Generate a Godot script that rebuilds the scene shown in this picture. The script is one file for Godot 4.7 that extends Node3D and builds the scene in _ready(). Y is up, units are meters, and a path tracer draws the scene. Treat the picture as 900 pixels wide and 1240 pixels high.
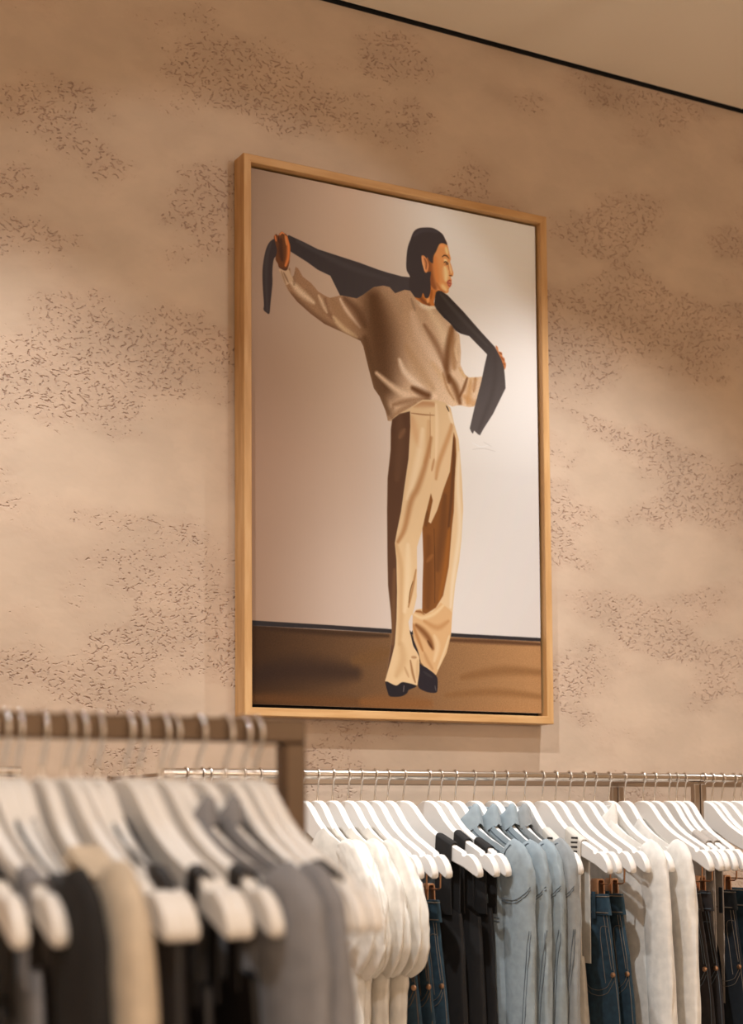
extends Node3D
# A clothes shop: a rough plaster wall with a framed fashion print, racks of clothes along it and one rack close to the camera.

const EYE := Vector3(0, 1.35, 2.9)
const CEILING := 3.072
const RAIL := Vector3(0, 1.438, 0.32)        # height and distance from the wall of the racks by the wall
const NEAR_RAIL := Vector3(0, 1.44, 1.48)    # the rack close to the camera

var used := {}
var M := {}
var wobble := FastNoiseLite.new()
var rough := FastNoiseLite.new()

func _ready():
	# --- camera
	var cam := Camera3D.new()
	cam.name = "camera"
	var lens := CameraAttributesPhysical.new()
	lens.frustum_focal_length = 50.0
	lens.exposure_aperture = 3.1
	lens.frustum_focus_distance = 3.05
	lens.frustum_near = 0.05
	lens.frustum_far = 60.0
	cam.attributes = lens
	cam.projection = Camera3D.PROJECTION_FRUSTUM
	cam.near = 0.05
	cam.far = 60.0
	var f := 1950.0 / 1240.0
	cam.size = 0.05 / f
	cam.frustum_offset = Vector2(0.0, 0.05 * 245.0 / 1950.0)
	add_child(cam)
	cam.transform = Transform3D(Basis(Vector3(0.87617, -0.00698, 0.48195), Vector3(-0.02641, 0.99770, 0.06246), Vector3(-0.48128, -0.06746, 0.87397)), EYE)
	# --- surroundings
	var env := Environment.new()
	env.background_mode = Environment.BG_COLOR
	env.background_color = Color(0.02, 0.016, 0.013)
	env.tonemap_mode = Environment.TONE_MAPPER_LINEAR
	env.tonemap_exposure = 1.0
	env.sdfgi_enabled = true
	env.ssao_enabled = true
	env.ssil_enabled = true
	var we := WorldEnvironment.new()
	we.name = "environment"
	we.environment = env
	add_child(we)
	# --- lamps
	wobble.seed = 7
	wobble.frequency = 1.0
	rough.seed = 21
	rough.frequency = 1.0
	rough.fractal_octaves = 4
	materials()
	lamps()
	# --- the place
	room()
	picture()
	racks()
	clothes()

func lamps():
	var white := Color(0.96, 0.985, 1.0)
	var soft := Color(1.0, 0.925, 0.84)
	# a row of unseen wide downlights, placed to light the wall and racks
	for a in [[-0.72, "leftmost"], [0.69, "second from the left"], [2.09, "third from the left"], [3.5, "rightmost"]]:
		spot(Vector3(a[0], 2.93, 0.68), Vector3(a[0], 0.6, 0.26), 52.0, 1.0, 1.72, white, "unseen ceiling spotlight placed to light the plaster wall, %s of its row" % a[1])
	# unseen spotlights: one placed to light the picture, two to light the racks
	spot(Vector3(1.9, 2.93, 2.4), Vector3(1.29, 1.96, 0.0), 20.1, 0.22, 0.7, white, "unseen ceiling spotlight placed to light the framed picture")
	spot(Vector3(0.1, 2.93, 2.4), Vector3(0.35, 1.2, 1.5), 34.0, 0.6, 1.15, white, "unseen ceiling spotlight placed to light the near clothes rack")
	spot(Vector3(0.9, 2.93, 1.15), Vector3(1.9, 1.1, 0.5), 30.0, 0.7, 1.9, white, "unseen ceiling spotlight placed to light the denim on the far rack")
	# added fill globes behind the camera, brightening walls and ceiling
	for g in [[-0.9, 4.4, "left"], [2.9, 4.4, "right"], [1.0, 6.1, "rear"]]:
		var p = thing("added_fill_globe", "added white fill globe behind the camera, the %s one of three" % g[2], "pendant lamp", Vector3(g[0], CEILING, g[1]), 0.0, "added fill globes")
		obj("ceiling_rose", lathe([Vector2(0, 0), Vector2(0.05, 0), Vector2(0.05, -0.02), Vector2(0, -0.024)], 20), M.black_metal, p)
		obj("cord", tube([Vector3(0, -0.02, 0), Vector3(0, -1.02, 0)], 0.003, 6), M.black_metal, p)
		var ball := []
		for i in 15: ball.append(Vector2(0.19 * sin(PI * i / 14.0), -1.2 + 0.19 * cos(PI * i / 14.0)))
		obj("fill_globe", lathe(ball, 24), M.glow_soft, p)
		var l := OmniLight3D.new()
		l.name = "fill_globe_light"
		l.light_energy = 1.2
		l.light_color = soft
		l.light_size = 0.15
		l.omni_range = 14.0
		l.omni_attenuation = 2.0
		l.shadow_enabled = true
		p.add_child(l, true)
		l.position = Vector3(0, -1.2, 0)
	for z in [[0.68, "close to the plaster wall"], [2.4, "over the middle of the shop"]]:  # ceiling tracks out of view, carrying the unseen spotlights
		var t = thing("unseen_light_track", "unseen long black ceiling track %s carrying spotlights" % z[1], "light track", Vector3(1.4, CEILING, z[0]))
		obj("rail", box(Vector3(6.0, 0.03, 0.035), Vector3(0, -0.016, 0)), M.black_metal, t)

func spot(at: Vector3, aim: Vector3, angle: float, blend: float, energy: float, c: Color, label: String):
	var t = thing("unseen_spotlight", label, "spotlight", Vector3(at.x, CEILING - 0.031, at.z), 0.0, "unseen ceiling spotlights")
	var local: Vector3 = at - t.position
	obj("adapter", box(Vector3(0.09, 0.022, 0.03), Vector3(0, -0.011, 0)), M.black_metal, t)
	obj("stem", tube([Vector3(0, -0.02, 0), local + Vector3(0, 0.01, 0)], 0.006, 8), M.black_metal, t)
	var d := (aim - at).normalized()
	var up := Vector3.RIGHT if absf(d.y) > 0.9 else Vector3.UP
	var b := Basis.looking_at(d, up)
	var head = obj("lamp_head", lathe([Vector2(0.0, 0.06), Vector2(0.030, 0.058), Vector2(0.036, 0.05), Vector2(0.036, -0.06), Vector2(0.033, -0.062), Vector2(0.031, -0.04), Vector2(0.0, -0.038)], 20), M.black_metal, t)
	head.transform = Transform3D(b * Basis(Vector3.RIGHT, PI / 2), local)
	var g = obj("lamp_lens", lathe([Vector2(0.0, -0.0445), Vector2(0.029, -0.0445), Vector2(0.029, -0.040), Vector2(0, -0.040)], 20), M.glow, t)
	g.transform = head.transform
	var l := SpotLight3D.new()
	l.name = "spot_beam"
	l.light_energy = energy
	l.light_color = c
	l.light_size = 0.014
	l.spot_range = 12.0
	l.spot_attenuation = 2.0
	l.spot_angle = angle
	l.spot_angle_attenuation = blend
	l.shadow_enabled = true
	t.add_child(l, true)
	l.transform = Transform3D(b, local + d * 0.066)

# ---------------------------------------------------------------- helpers
func numbered(called: String) -> String:
	var n: int = used.get(called, 0)
	used[called] = n + 1
	return called if n == 0 else "%s_%03d" % [called, n]

func thing(called: String, label: String, category: String, at := Vector3.ZERO, turn := 0.0, group := "") -> Node3D:
	var o := Node3D.new()
	o.name = numbered(called)
	add_child(o)
	o.position = at
	o.rotation.y = turn
	tag(o, label, category, group)
	return o

func tag(o: Node, label: String, category := "", group := "", kind := ""):
	if label: o.set_meta("label", label)
	if category: o.set_meta("category", category)
	if group: o.set_meta("group", group)
	if kind: o.set_meta("kind", kind)

func obj(called: String, mesh: Mesh, mat: Material, parent: Node = self) -> MeshInstance3D:
	var o := MeshInstance3D.new()
	o.name = numbered(called) if parent == self else called
	o.mesh = mesh
	o.material_override = mat
	o.cast_shadow = GeometryInstance3D.SHADOW_CASTING_SETTING_ON
	parent.add_child(o, true)
	return o

func struct(called: String, mesh: Mesh, mat: Material, parent: Node = self) -> MeshInstance3D:
	var o = obj(called, mesh, mat, parent)
	if parent == self: o.set_meta("kind", "structure")
	return o

# a mesh of points, triangles (clockwise seen from outside) and optional coordinates; smooth normals, flipped outwards if asked
func made(P: PackedVector3Array, T: PackedInt32Array, UV := PackedVector2Array(), flip := false) -> ArrayMesh:
	var N := PackedVector3Array()
	N.resize(P.size())
	for i in range(0, T.size(), 3):
		if flip:
			var k := T[i + 1]
			T[i + 1] = T[i + 2]
			T[i + 2] = k
		var a := P[T[i]]
		var n := (P[T[i + 2]] - a).cross(P[T[i + 1]] - a)
		for j in 3: N[T[i + j]] += n
	for i in N.size(): N[i] = N[i].normalized() if N[i].length_squared() > 1e-20 else Vector3.UP
	var a := []
	a.resize(Mesh.ARRAY_MAX)
	a[Mesh.ARRAY_VERTEX] = P
	a[Mesh.ARRAY_NORMAL] = N
	a[Mesh.ARRAY_INDEX] = T
	if UV.size(): a[Mesh.ARRAY_TEX_UV] = UV
	var m := ArrayMesh.new()
	m.add_surface_from_arrays(Mesh.PRIMITIVE_TRIANGLES, a)
	return m

# rings of points joined to a skin: closed round, capped at the ends if asked
func skin(rings: Array, closed := true, cap0 := false, cap1 := false) -> ArrayMesh:
	var P := PackedVector3Array()
	var T := PackedInt32Array()
	var n: int = rings[0].size()
	for r in rings: P.append_array(r)
	var vol := 0.0
	for j in rings.size() - 1:
		for i in (n if closed else n - 1):
			var a := j * n + i
			var b := j * n + (i + 1) % n
			T.append_array([a, b, a + n, b, b + n, a + n])
	for e in 2:
		if (e == 0 and cap0) or (e == 1 and cap1):
			var base := 0 if e == 0 else (rings.size() - 1) * n
			var mid := Vector3.ZERO
			for i in n: mid += P[base + i]
			mid /= n
			var at := P.size()
			for i in n: P.append(P[base + i])
			P.append(mid)
			for i in n:
				if e == 0: T.append_array([at + (i + 1) % n, at + i, at + n])
				else: T.append_array([at + i, at + (i + 1) % n, at + n])
	if closed:
		for j in rings.size() - 1:
			var c := Vector3.ZERO
			for i in n: c += P[j * n + i]
			c /= n
			for i in n:
				var p := P[j * n + i]
				var nn := (P[(j + 1) * n + i] - p).cross(P[j * n + (i + 1) % n] - p)
				vol += nn.dot(p - c)
	return made(P, T, PackedVector2Array(), vol < 0.0)

func ring(center: Vector3, x: Vector3, y: Vector3, n: int) -> PackedVector3Array:
	var r := PackedVector3Array()
	for i in n:
		var a := TAU * i / n
		r.append(center + x * cos(a) + y * sin(a))
	return r

func tube(path: Array, radius: float, sides := 8, closed := false) -> ArrayMesh:
	var rings := []
	var side := Vector3.ZERO
	var count := path.size()
	for i in count:
		var d: Vector3 = (path[mini(i + 1, count - 1)] - path[maxi(i - 1, 0)]).normalized()
		if side == Vector3.ZERO:
			side = d.cross(Vector3.UP if absf(d.y) < 0.9 else Vector3.RIGHT).normalized()
		side = (side - d * side.dot(d)).normalized()
		rings.append(ring(path[i], side * radius, d.cross(side) * radius, sides))
	return skin(rings, true, true, true)

func lathe(profile: Array, sides: int) -> ArrayMesh:
	var st := SurfaceTool.new()
	st.begin(Mesh.PRIMITIVE_TRIANGLES)
	st.set_smooth_group(-1)
	for j in profile.size() - 1:
		for i in sides:
			var a := TAU * i / sides
			var b := TAU * (i + 1) / sides
			var p: Vector2 = profile[j]
			var q: Vector2 = profile[j + 1]
			var v := [Vector3(p.x * cos(a), p.y, p.x * sin(a)), Vector3(p.x * cos(b), p.y, p.x * sin(b)), Vector3(q.x * cos(b), q.y, q.x * sin(b)), Vector3(q.x * cos(a), q.y, q.x * sin(a))]
			for k in [0, 1, 2, 0, 2, 3]: st.add_vertex(v[k])
	st.generate_normals()
	return st.commit()

# a box with edges taken off
func box(size: Vector3, at := Vector3.ZERO, bevel := 0.0015) -> ArrayMesh:
	var e := minf(bevel, minf(size.x, minf(size.y, size.z)) * 0.3)
	var st := SurfaceTool.new()
	st.begin(Mesh.PRIMITIVE_TRIANGLES)
	st.set_smooth_group(-1)
	var h := size / 2.0
	var q := func(a: Vector3, b: Vector3, c: Vector3, d: Vector3):
		var n := (c - a).cross(b - a)
		var l := [a, b, c, a, c, d] if n.dot(a + c) > 0.0 else [a, c, b, a, d, c]
		for v in l: st.add_vertex(v + at)
	for ax in 3:
		for s in [-1.0, 1.0]:
			var u := (ax + 1) % 3
			var w := (ax + 2) % 3
			var c := []
			for k in [[-1, -1], [1, -1], [1, 1], [-1, 1]]:
				var v := Vector3.ZERO
				v[ax] = s * h[ax]
				v[u] = k[0] * (h[u] - e)
				v[w] = k[1] * (h[w] - e)
				c.append(v)
			q.call(c[0], c[1], c[2], c[3])
			for s2 in [-1.0, 1.0]:
				var a1 := Vector3.ZERO
				a1[ax] = s * h[ax]
				a1[u] = s2 * (h[u] - e)
				var a2 := Vector3.ZERO
				a2[ax] = s * (h[ax] - e)
				a2[u] = s2 * h[u]
				var lo := Vector3.ZERO
				lo[w] = -(h[w] - e)
				q.call(a1 + lo, a2 + lo, a2 - lo, a1 - lo)
	for sx in [-1.0, 1.0]:
		for sy in [-1.0, 1.0]:
			for sz in [-1.0, 1.0]:
				var a := Vector3(sx * h.x, sy * (h.y - e), sz * (h.z - e))
				var b := Vector3(sx * (h.x - e), sy * h.y, sz * (h.z - e))
				var c := Vector3(sx * (h.x - e), sy * (h.y - e), sz * h.z)
				q.call(a, b, c, c)
	st.generate_normals()
	return st.commit()

# an outline in the plane across the rail (x of the outline is z, y is y), given thickness along x, its edges taken off
func plate(outline: PackedVector2Array, thick: float, bevel: float) -> ArrayMesh:
	var n := outline.size()
	var inner := PackedVector2Array()
	for i in n:
		var d1 := (outline[i] - outline[(i + n - 1) % n]).normalized()
		var d2 := (outline[(i + 1) % n] - outline[i]).normalized()
		var m := (d1.orthogonal() + d2.orthogonal())
		m = m.normalized() / maxf(0.6, m.length() / 2.0)
		inner.append(outline[i] - m * bevel * (1.0 if area(outline) > 0.0 else -1.0))
	var st := SurfaceTool.new()
	st.begin(Mesh.PRIMITIVE_TRIANGLES)
	st.set_smooth_group(-1)
	var tri := Geometry2D.triangulate_polygon(inner)
	var h := thick / 2.0
	for s in [-1.0, 1.0]:
		for i in range(0, tri.size(), 3):
			var p: Array = []
			for j in 3: p.append(Vector3(s * h, inner[tri[i + j]].y, inner[tri[i + j]].x))
			var nn: Vector3 = (p[2] - p[0]).cross(p[1] - p[0])
			if nn.x * s < 0.0: p = [p[0], p[2], p[1]]
			for v in p: st.add_vertex(v)
	var bands := [[-h, inner], [-h + bevel, outline], [h - bevel, outline], [h, inner]]
	var turn := area(outline) > 0.0
	st.set_smooth_group(1)
	for k in 3:
		for i in n:
			var j := (i + 1) % n
			var a := Vector3(bands[k][0], bands[k][1][i].y, bands[k][1][i].x)
			var b := Vector3(bands[k][0], bands[k][1][j].y, bands[k][1][j].x)
			var c := Vector3(bands[k + 1][0], bands[k + 1][1][j].y, bands[k + 1][1][j].x)
			var d := Vector3(bands[k + 1][0], bands[k + 1][1][i].y, bands[k + 1][1][i].x)
			var o := (outline[j] - outline[i]).orthogonal() * (1.0 if turn else -1.0)
			var front := (c - a).cross(b - a).dot(Vector3(0, o.y, o.x)) > 0.0
			for v in ([a, b, c, a, c, d] if front else [a, c, b, a, d, c]): st.add_vertex(v)
	st.generate_normals()
	return st.commit()

func area(p: PackedVector2Array) -> float:
	var s := 0.0
	for i in p.size(): s += p[i].cross(p[(i + 1) % p.size()])
	return s

func at_line(keys: Array, x: float) -> float:   # keys: [x0, y0, x1, y1, ...], straight between
	if x <= keys[0]: return keys[1]
	for i in range(2, keys.size(), 2):
		if x <= keys[i]:
			var t: float = (x - keys[i - 2]) / (keys[i] - keys[i - 2])
			t = t * t * (3.0 - 2.0 * t) * 0.5 + t * 0.5
			return lerpf(keys[i - 1], keys[i + 1], t)
	return keys[keys.size() - 1]

func rounded(pts: Array, per := 4, closed := true) -> PackedVector2Array:   # a smooth line through points x, y, x, y, ...
	var p := PackedVector2Array()
	for i in range(0, pts.size(), 2): p.append(Vector2(pts[i], pts[i + 1]))
	var r := PackedVector2Array()
	var n := p.size()
	for i in (n if closed else n - 1):
		var a := p[(i + n - 1) % n] if closed else p[maxi(i - 1, 0)]
		var d := p[(i + 2) % n] if closed else p[mini(i + 2, n - 1)]
		for k in per: r.append(p[i].cubic_interpolate(p[(i + 1) % n], a, d, float(k) / per))
	if not closed: r.append(p[n - 1])
	return r

# ---------------------------------------------------------------- materials
func mat(c: Color, r := 0.8, metal := 0.0) -> StandardMaterial3D:
	var m := StandardMaterial3D.new()
	m.albedo_color = c
	m.roughness = r
	m.metallic = metal
	return m

func hex(s: String) -> Color: return Color.html(s)

var shared := {}
# a picture of noise that repeats without a seam, its greys run through the ramp (offsets, colours)
func noise_map(freq: float, octaves: int, size: int, ramp: Array, seed_ := 1) -> ImageTexture:
	var n := FastNoiseLite.new()
	n.noise_type = FastNoiseLite.TYPE_SIMPLEX_SMOOTH
	n.frequency = freq
	n.fractal_octaves = octaves
	n.seed = seed_
	var im := n.get_seamless_image(size, size)
	im.convert(Image.FORMAT_L8)
	var g := Gradient.new()
	g.offsets = PackedFloat32Array(ramp[0])
	g.colors = PackedColorArray(ramp[1])
	var table := []
	for i in 256:
		var c := g.sample(i / 255.0)
		table.append([c.r8, c.g8, c.b8])
	var from := im.get_data()
	var to := PackedByteArray()
	to.resize(from.size() * 3)
	for i in from.size():
		var c: Array = table[from[i]]
		to[i * 3] = c[0]
		to[i * 3 + 1] = c[1]
		to[i * 3 + 2] = c[2]
	return ImageTexture.create_from_image(Image.create_from_data(size, size, false, Image.FORMAT_RGB8, to))

func relief_map(freq: float, octaves: int, size: int, strength: float) -> ImageTexture:
	var n := FastNoiseLite.new()
	n.frequency = freq
	n.fractal_octaves = octaves
	var im := n.get_seamless_image(size, size)
	im.bump_map_to_normal_map(strength)
	return ImageTexture.create_from_image(im)

# cloth: a mottled colour, a woven or knitted relief and the sheen of fibres
func cloth(c: Color, grey: float, weave: float, size: float, r := 0.9, sheen := 0.3) -> StandardMaterial3D:
	if not shared.has("mottle"):
		shared.mottle = noise_map(0.03, 5, 256, [[0.2, 0.8], [Color(0.80, 0.80, 0.82), Color.WHITE]], 4)
		shared.even = noise_map(0.03, 5, 256, [[0.2, 0.8], [Color(0.93, 0.93, 0.93), Color.WHITE]], 8)
		shared.weave = relief_map(0.13, 2, 256, 3.0)
	var m := mat(c, r)
	m.albedo_texture = shared.mottle if grey > 0.1 else shared.even
	m.uv1_triplanar = true
	m.uv1_scale = Vector3.ONE * size
	if weave > 0.0:
		m.normal_enabled = true
		m.normal_texture = shared.weave
		m.normal_scale = 0.15 * weave
	if sheen > 0.0:
		m.rim_enabled = true
		m.rim = sheen
	return m

func wood(along: Vector3) -> StandardMaterial3D:
	var m := mat(Color.WHITE, 0.5)
	m.albedo_texture = noise_map(0.012, 5, 512, [[0.2, 0.45, 0.6, 0.8], [hex("c2925c"), hex("c99963"), hex("cc9d68"), hex("d1a470")]], 5)
	m.uv1_triplanar = true
	m.uv1_scale = Vector3(9, 9, 9) * (Vector3.ONE - along) + along * 0.9
	m.uv1_triplanar_sharpness = 4.0
	return m

func glowing(c: Color, e: float) -> StandardMaterial3D:
	var m := mat(c, 0.4)
	m.emission_enabled = true
	m.emission = c
	m.emission_energy_multiplier = e
	return m

func materials():
	M.plaster = plaster()
	M.ceiling = mat(hex("f7e9d4"), 0.95)
	M.gap = mat(hex("0c0a09"), 0.9)
	M.black_metal = mat(hex("17150f"), 0.5, 0.3)
	M.glow = glowing(Color(1.0, 0.96, 0.92), 3.0)
	M.glow_soft = glowing(Color(1.0, 0.95, 0.89), 0.9)
	M.room_wall = mat(hex("e2d7c9"), 0.95)
	M.floor = cloth(hex("d8cab8"), 0.2, 0.0, 1.2, 0.6, 0.0)
	M.oak_up = wood(Vector3.UP)
	M.oak_across = wood(Vector3.RIGHT)
	M.backing = mat(hex("120d0a"), 0.9)
	M.steel = mat(hex("cfc4b8"), 0.24, 1.0)
	M.frame_steel = mat(hex("a89685"), 0.42, 1.0)
	M.bronze = mat(hex("6c5948"), 0.36, 0.85)
	M.chrome = mat(hex("e6e0d9"), 0.2, 1.0)
	M.copper = mat(hex("c89a78"), 0.3, 0.9)
	M.lacquer = mat(hex("f2ece6"), 0.42)
	M.lacquer.clearcoat_enabled = true
	M.lacquer.clearcoat = 0.25
	M.lacquer.clearcoat_roughness = 0.35
	M.satin = cloth(hex("ece4d9"), 0.05, 0.0, 4.0, 0.42, 0.4)
	M.white_knit = cloth(hex("f4eee6"), 0.05, 0.0, 5.0, 0.95, 0.5)
	M.ribbon = cloth(hex("e0d8cd"), 0.05, 0.0, 5.0, 0.9, 0.3)
	M.grey_knit = cloth(hex("b8aca2"), 0.05, 0.0, 5.0, 0.95, 0.4)
	M.denim_light = cloth(hex("99a4aa"), 0.05, 0.0, 7.0, 0.92, 0.3)
	M.denim_grey = cloth(hex("9a9c9c"), 0.05, 0.0, 7.0, 0.92, 0.3)
	M.denim_blue = cloth(hex("233c4a"), 0.2, 0.0, 7.0, 0.9, 0.15)
	M.denim_navy = cloth(hex("171f28"), 0.2, 0.0, 7.0, 0.9, 0.12)
	M.denim_black = cloth(hex("2b2423"), 0.2, 0.0, 7.0, 0.9, 0.15)
	M.black_cloth = cloth(hex("1a1615"), 0.05, 0.0, 5.0, 0.85, 0.12)
	M.black_satin = cloth(hex("1d1818"), 0.05, 0.0, 6.0, 0.5, 0.1)
	M.slate = cloth(hex("908d8f"), 0.05, 0.0, 5.0, 0.9, 0.25)
	M.beige = cloth(hex("d8c5ad"), 0.05, 0.0, 5.0, 0.9, 0.3)
	M.taupe = cloth(hex("86796f"), 0.05, 0.0, 5.0, 0.7, 0.2)
	M.thread_pale = mat(hex("74695d"), 0.9)
	M.thread_dark = mat(hex("566069"), 0.9)
	M.thread_tan = mat(hex("6b553e"), 0.9)
	M.slot = mat(hex("39332f"), 0.95)

# trowelled plaster: smooth skin with bands of small dragged pits, as colour and relief
func plaster() -> StandardMaterial3D:
	var n := 2048
	var k := FastNoiseLite.new()
	k.noise_type = FastNoiseLite.TYPE_SIMPLEX_SMOOTH
	k.seed = 11
	k.frequency = 0.0042
	k.fractal_octaves = 4
	k.fractal_gain = 0.55
	k.domain_warp_enabled = true
	k.domain_warp_amplitude = 60.0
	k.domain_warp_frequency = 0.006
	var bands := stretched(k, n, 2.0, 4)
	k.domain_warp_amplitude = 7.0
	k.domain_warp_frequency = 0.05
	k.seed = 5
	k.frequency = 0.082
	k.fractal_octaves = 2
	k.fractal_type = FastNoiseLite.FRACTAL_RIDGED
	var lines := stretched(k, n, 1.5)
	k.fractal_type = FastNoiseLite.FRACTAL_FBM
	k.seed = 77
	k.frequency = 0.066
	var broken := stretched(k, n, 1.3)
	k.seed = 31
	k.frequency = 0.0075
	k.fractal_octaves = 5
	k.domain_warp_amplitude = 40.0
	k.domain_warp_frequency = 0.01
	var cloudy := stretched(k, n, 1.5, 4)
	var color := PackedByteArray()
	var height := PackedByteArray()
	color.resize(n * n * 3)
	height.resize(n * n)
	for i in n * n:
		var b := clampf((bands[i] / 255.0 - 0.42) * 4.2, 0.0, 1.0)
		var p := clampf((lines[i] / 255.0 - 0.755 - (1.0 - b) * 0.22) * 8.0, 0.0, 1.0) * clampf((broken[i] / 255.0 - 0.54 + 0.16 * b) * 6.0, 0.0, 1.0)
		var c := (cloudy[i] / 255.0 - 0.5) * 0.9
		height[i] = int(clampf(150.0 + c * 60.0 - p * 130.0 + b * (broken[i] - 128) * 0.16, 0, 255))
		var s := 1.0 + c * 0.09 - b * 0.035 - p * 0.075  # pits are also darkened here, putting their shade into the colour
		color[i * 3] = int(minf(204.0 * s, 255.0))
		color[i * 3 + 1] = int(minf((179.0 - b * 3.0 - p * 10.0) * s, 255.0))
		color[i * 3 + 2] = int(minf((156.0 - b * 3.0 - p * 10.0) * s, 255.0))
	var m := mat(Color.WHITE, 0.86)
	m.albedo_texture = ImageTexture.create_from_image(Image.create_from_data(n, n, false, Image.FORMAT_RGB8, color))
	m.heightmap_enabled = true
	m.heightmap_texture = ImageTexture.create_from_image(Image.create_from_data(n, n, false, Image.FORMAT_L8, height))
	m.heightmap_scale = 0.6
	return m

func stretched(k: FastNoiseLite, n: int, by: float, coarse := 1) -> PackedByteArray:   # noise drawn out sideways; broad noise is computed on fewer points
	k.frequency *= coarse
	k.domain_warp_frequency *= coarse
	k.domain_warp_amplitude /= coarse
	var im := k.get_seamless_image(int(n / by / coarse), n / coarse)
	k.domain_warp_amplitude *= coarse
	im.resize(n, n, Image.INTERPOLATE_CUBIC)
	im.convert(Image.FORMAT_L8)
	return im.get_data()

# ---------------------------------------------------------------- the print in the frame, painted like a photograph, inks offset for uneven lamp light
const PW := 800
const PH := 1249
var pic := PackedFloat32Array()

func outline_of(l: Array, smooth: bool) -> PackedVector2Array:
	return rounded(l, 5) if smooth else rounded(l, 1)

# how much of each pixel a shape covers
func mask(l: Array, smooth: bool, feather := 1) -> Dictionary:
	var p := outline_of(l, smooth)
	var lo := p[0]
	var hi := p[0]
	for v in p:
		lo = lo.min(v)
		hi = hi.max(v)
	var x0 := clampi(int(lo.x) - 3, 0, PW - 1)
	var x1 := clampi(int(hi.x) + 4, 1, PW)
	var y0 := clampi(int(lo.y) - 3, 0, PH - 1)
	var y1 := clampi(int(hi.y) + 4, 1, PH)
	var w := x1 - x0
	var h := y1 - y0
	var cov := PackedFloat32Array()
	cov.resize(w * h)
	for y in h:
		for sub in 4:
			var sy := y0 + y + (sub + 0.5) / 4.0
			var xs := []
			for i in p.size():
				var a := p[i]
				var b := p[(i + 1) % p.size()]
				if (a.y <= sy) != (b.y <= sy): xs.append(a.x + (sy - a.y) / (b.y - a.y) * (b.x - a.x))
			xs.sort()
			for i in range(0, xs.size() - 1, 2):
				var a: float = clampf(xs[i] - x0, 0.0, w)
				var b: float = clampf(xs[i + 1] - x0, 0.0, w)
				for x in range(int(a), mini(int(ceilf(b)), w)):
					cov[y * w + x] += 0.25 * clampf(minf(b, x + 1.0) - maxf(a, x), 0.0, 1.0)
	for pass_ in feather:   # soften the edge a little
		var soft := cov.duplicate()
		for y in range(1, h - 1):
			for x in range(1, w - 1):
				var i := y * w + x
				soft[i] = (cov[i] * 2.0 + cov[i - 1] + cov[i + 1] + cov[i - w] + cov[i + w]) / 6.0
		cov = soft
	return {"x": x0, "y": y0, "w": w, "h": h, "cov": cov}

func dab(i: int, c: Color, a: float):
	pic[i] += (c.r - pic[i]) * a
	pic[i + 1] += (c.g - pic[i + 1]) * a
	pic[i + 2] += (c.b - pic[i + 2]) * a

func flat(m: Dictionary, c: Color, a: float):
	var cov: PackedFloat32Array = m.cov
	for i in cov.size():
		if cov[i] > 0.0: dab(((m.y + i / m.w) * PW + m.x + i % m.w) * 3, c, minf(cov[i], 1.0) * a)

func fade(m: Dictionary, l: Array, c0: Color, c1: Color, a: float):
	var cov: PackedFloat32Array = m.cov
	var p := Vector2(l[0], l[1])
	var d := Vector2(l[2], l[3]) - p
	for i in cov.size():
		if cov[i] > 0.0:
			var x: int = m.x + i % m.w
			var y: int = m.y + i / m.w
			var t := clampf((Vector2(x, y) - p).dot(d) / d.length_squared(), 0.0, 1.0)
			dab((y * PW + x) * 3, c0.lerp(c1, t), minf(cov[i], 1.0) * a)

func backdrop(m: Dictionary):
	var cov: PackedFloat32Array = m.cov
	for i in cov.size():
		if cov[i] > 0.0:
			var x: int = m.x + i % m.w
			var y: int = m.y + i / m.w
			dab((y * PW + x) * 3, backdrop_ink(float(x) / PW, float(y) / PH), minf(cov[i], 1.0))

# a soft stroke along a line, kept inside the shape
func brush(m: Dictionary, l: Array, width: float, c: Color, a: float, soft: float):
	var p := rounded(l, 4, false)
	var lo := p[0]
	var hi := p[0]
	for v in p:
		lo = lo.min(v)
		hi = hi.max(v)
	var r := width * 0.5 * (1.0 + soft)
	var x0 := maxi(int(lo.x - r), m.x)
	var x1 := mini(int(hi.x + r) + 1, m.x + m.w)
	var y0 := maxi(int(lo.y - r), m.y)
	var y1 := mini(int(hi.y + r) + 1, m.y + m.h)
	var cov: PackedFloat32Array = m.cov
	var n := p.size()
	for y in range(y0, y1):
		for x in range(x0, x1):
			var k: float = cov[(y - m.y) * m.w + x - m.x]
			if k <= 0.0: continue
			var q := Vector2(x + 0.5, y + 0.5)
			var best := 1e9
			for i in n - 1:
				var e := p[i + 1] - p[i]
				var s := clampf((q - p[i]).dot(e) / maxf(e.length_squared(), 1e-6), 0.0, 1.0)
				var taper := 0.55 + 0.45 * sin(PI * (i + s) / (n - 1))
				best = minf(best, q.distance_to(p[i] + e * s) / taper)
			if best < r:
				var t := clampf(1.0 - best / r, 0.0, 1.0)
				t = clampf(t * (1.0 + soft) / (2.0 * soft) if soft < 1.0 else t, 0.0, 1.0)
				dab((y * PW + x) * 3, c, minf(1.0, t * t * (3.0 - 2.0 * t) * a * 1.25) * minf(k, 1.0))

func speckle(m: Dictionary, a: float, _f: float):
	var cov: PackedFloat32Array = m.cov
	for i in cov.size():
		if cov[i] > 0.0:
			var x: int = m.x + i % m.w
			var y: int = m.y + i / m.w
			var v := 1.0 + a * (rough.get_noise_2d(x * 0.35, y * 0.42) * 1.2 + rough.get_noise_2d(x * 0.9 + 50.0, y * 1.1) * 0.7) * minf(cov[i], 1.0)
			var j := (y * PW + x) * 3
			for c in 3: pic[j + c] *= v

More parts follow.
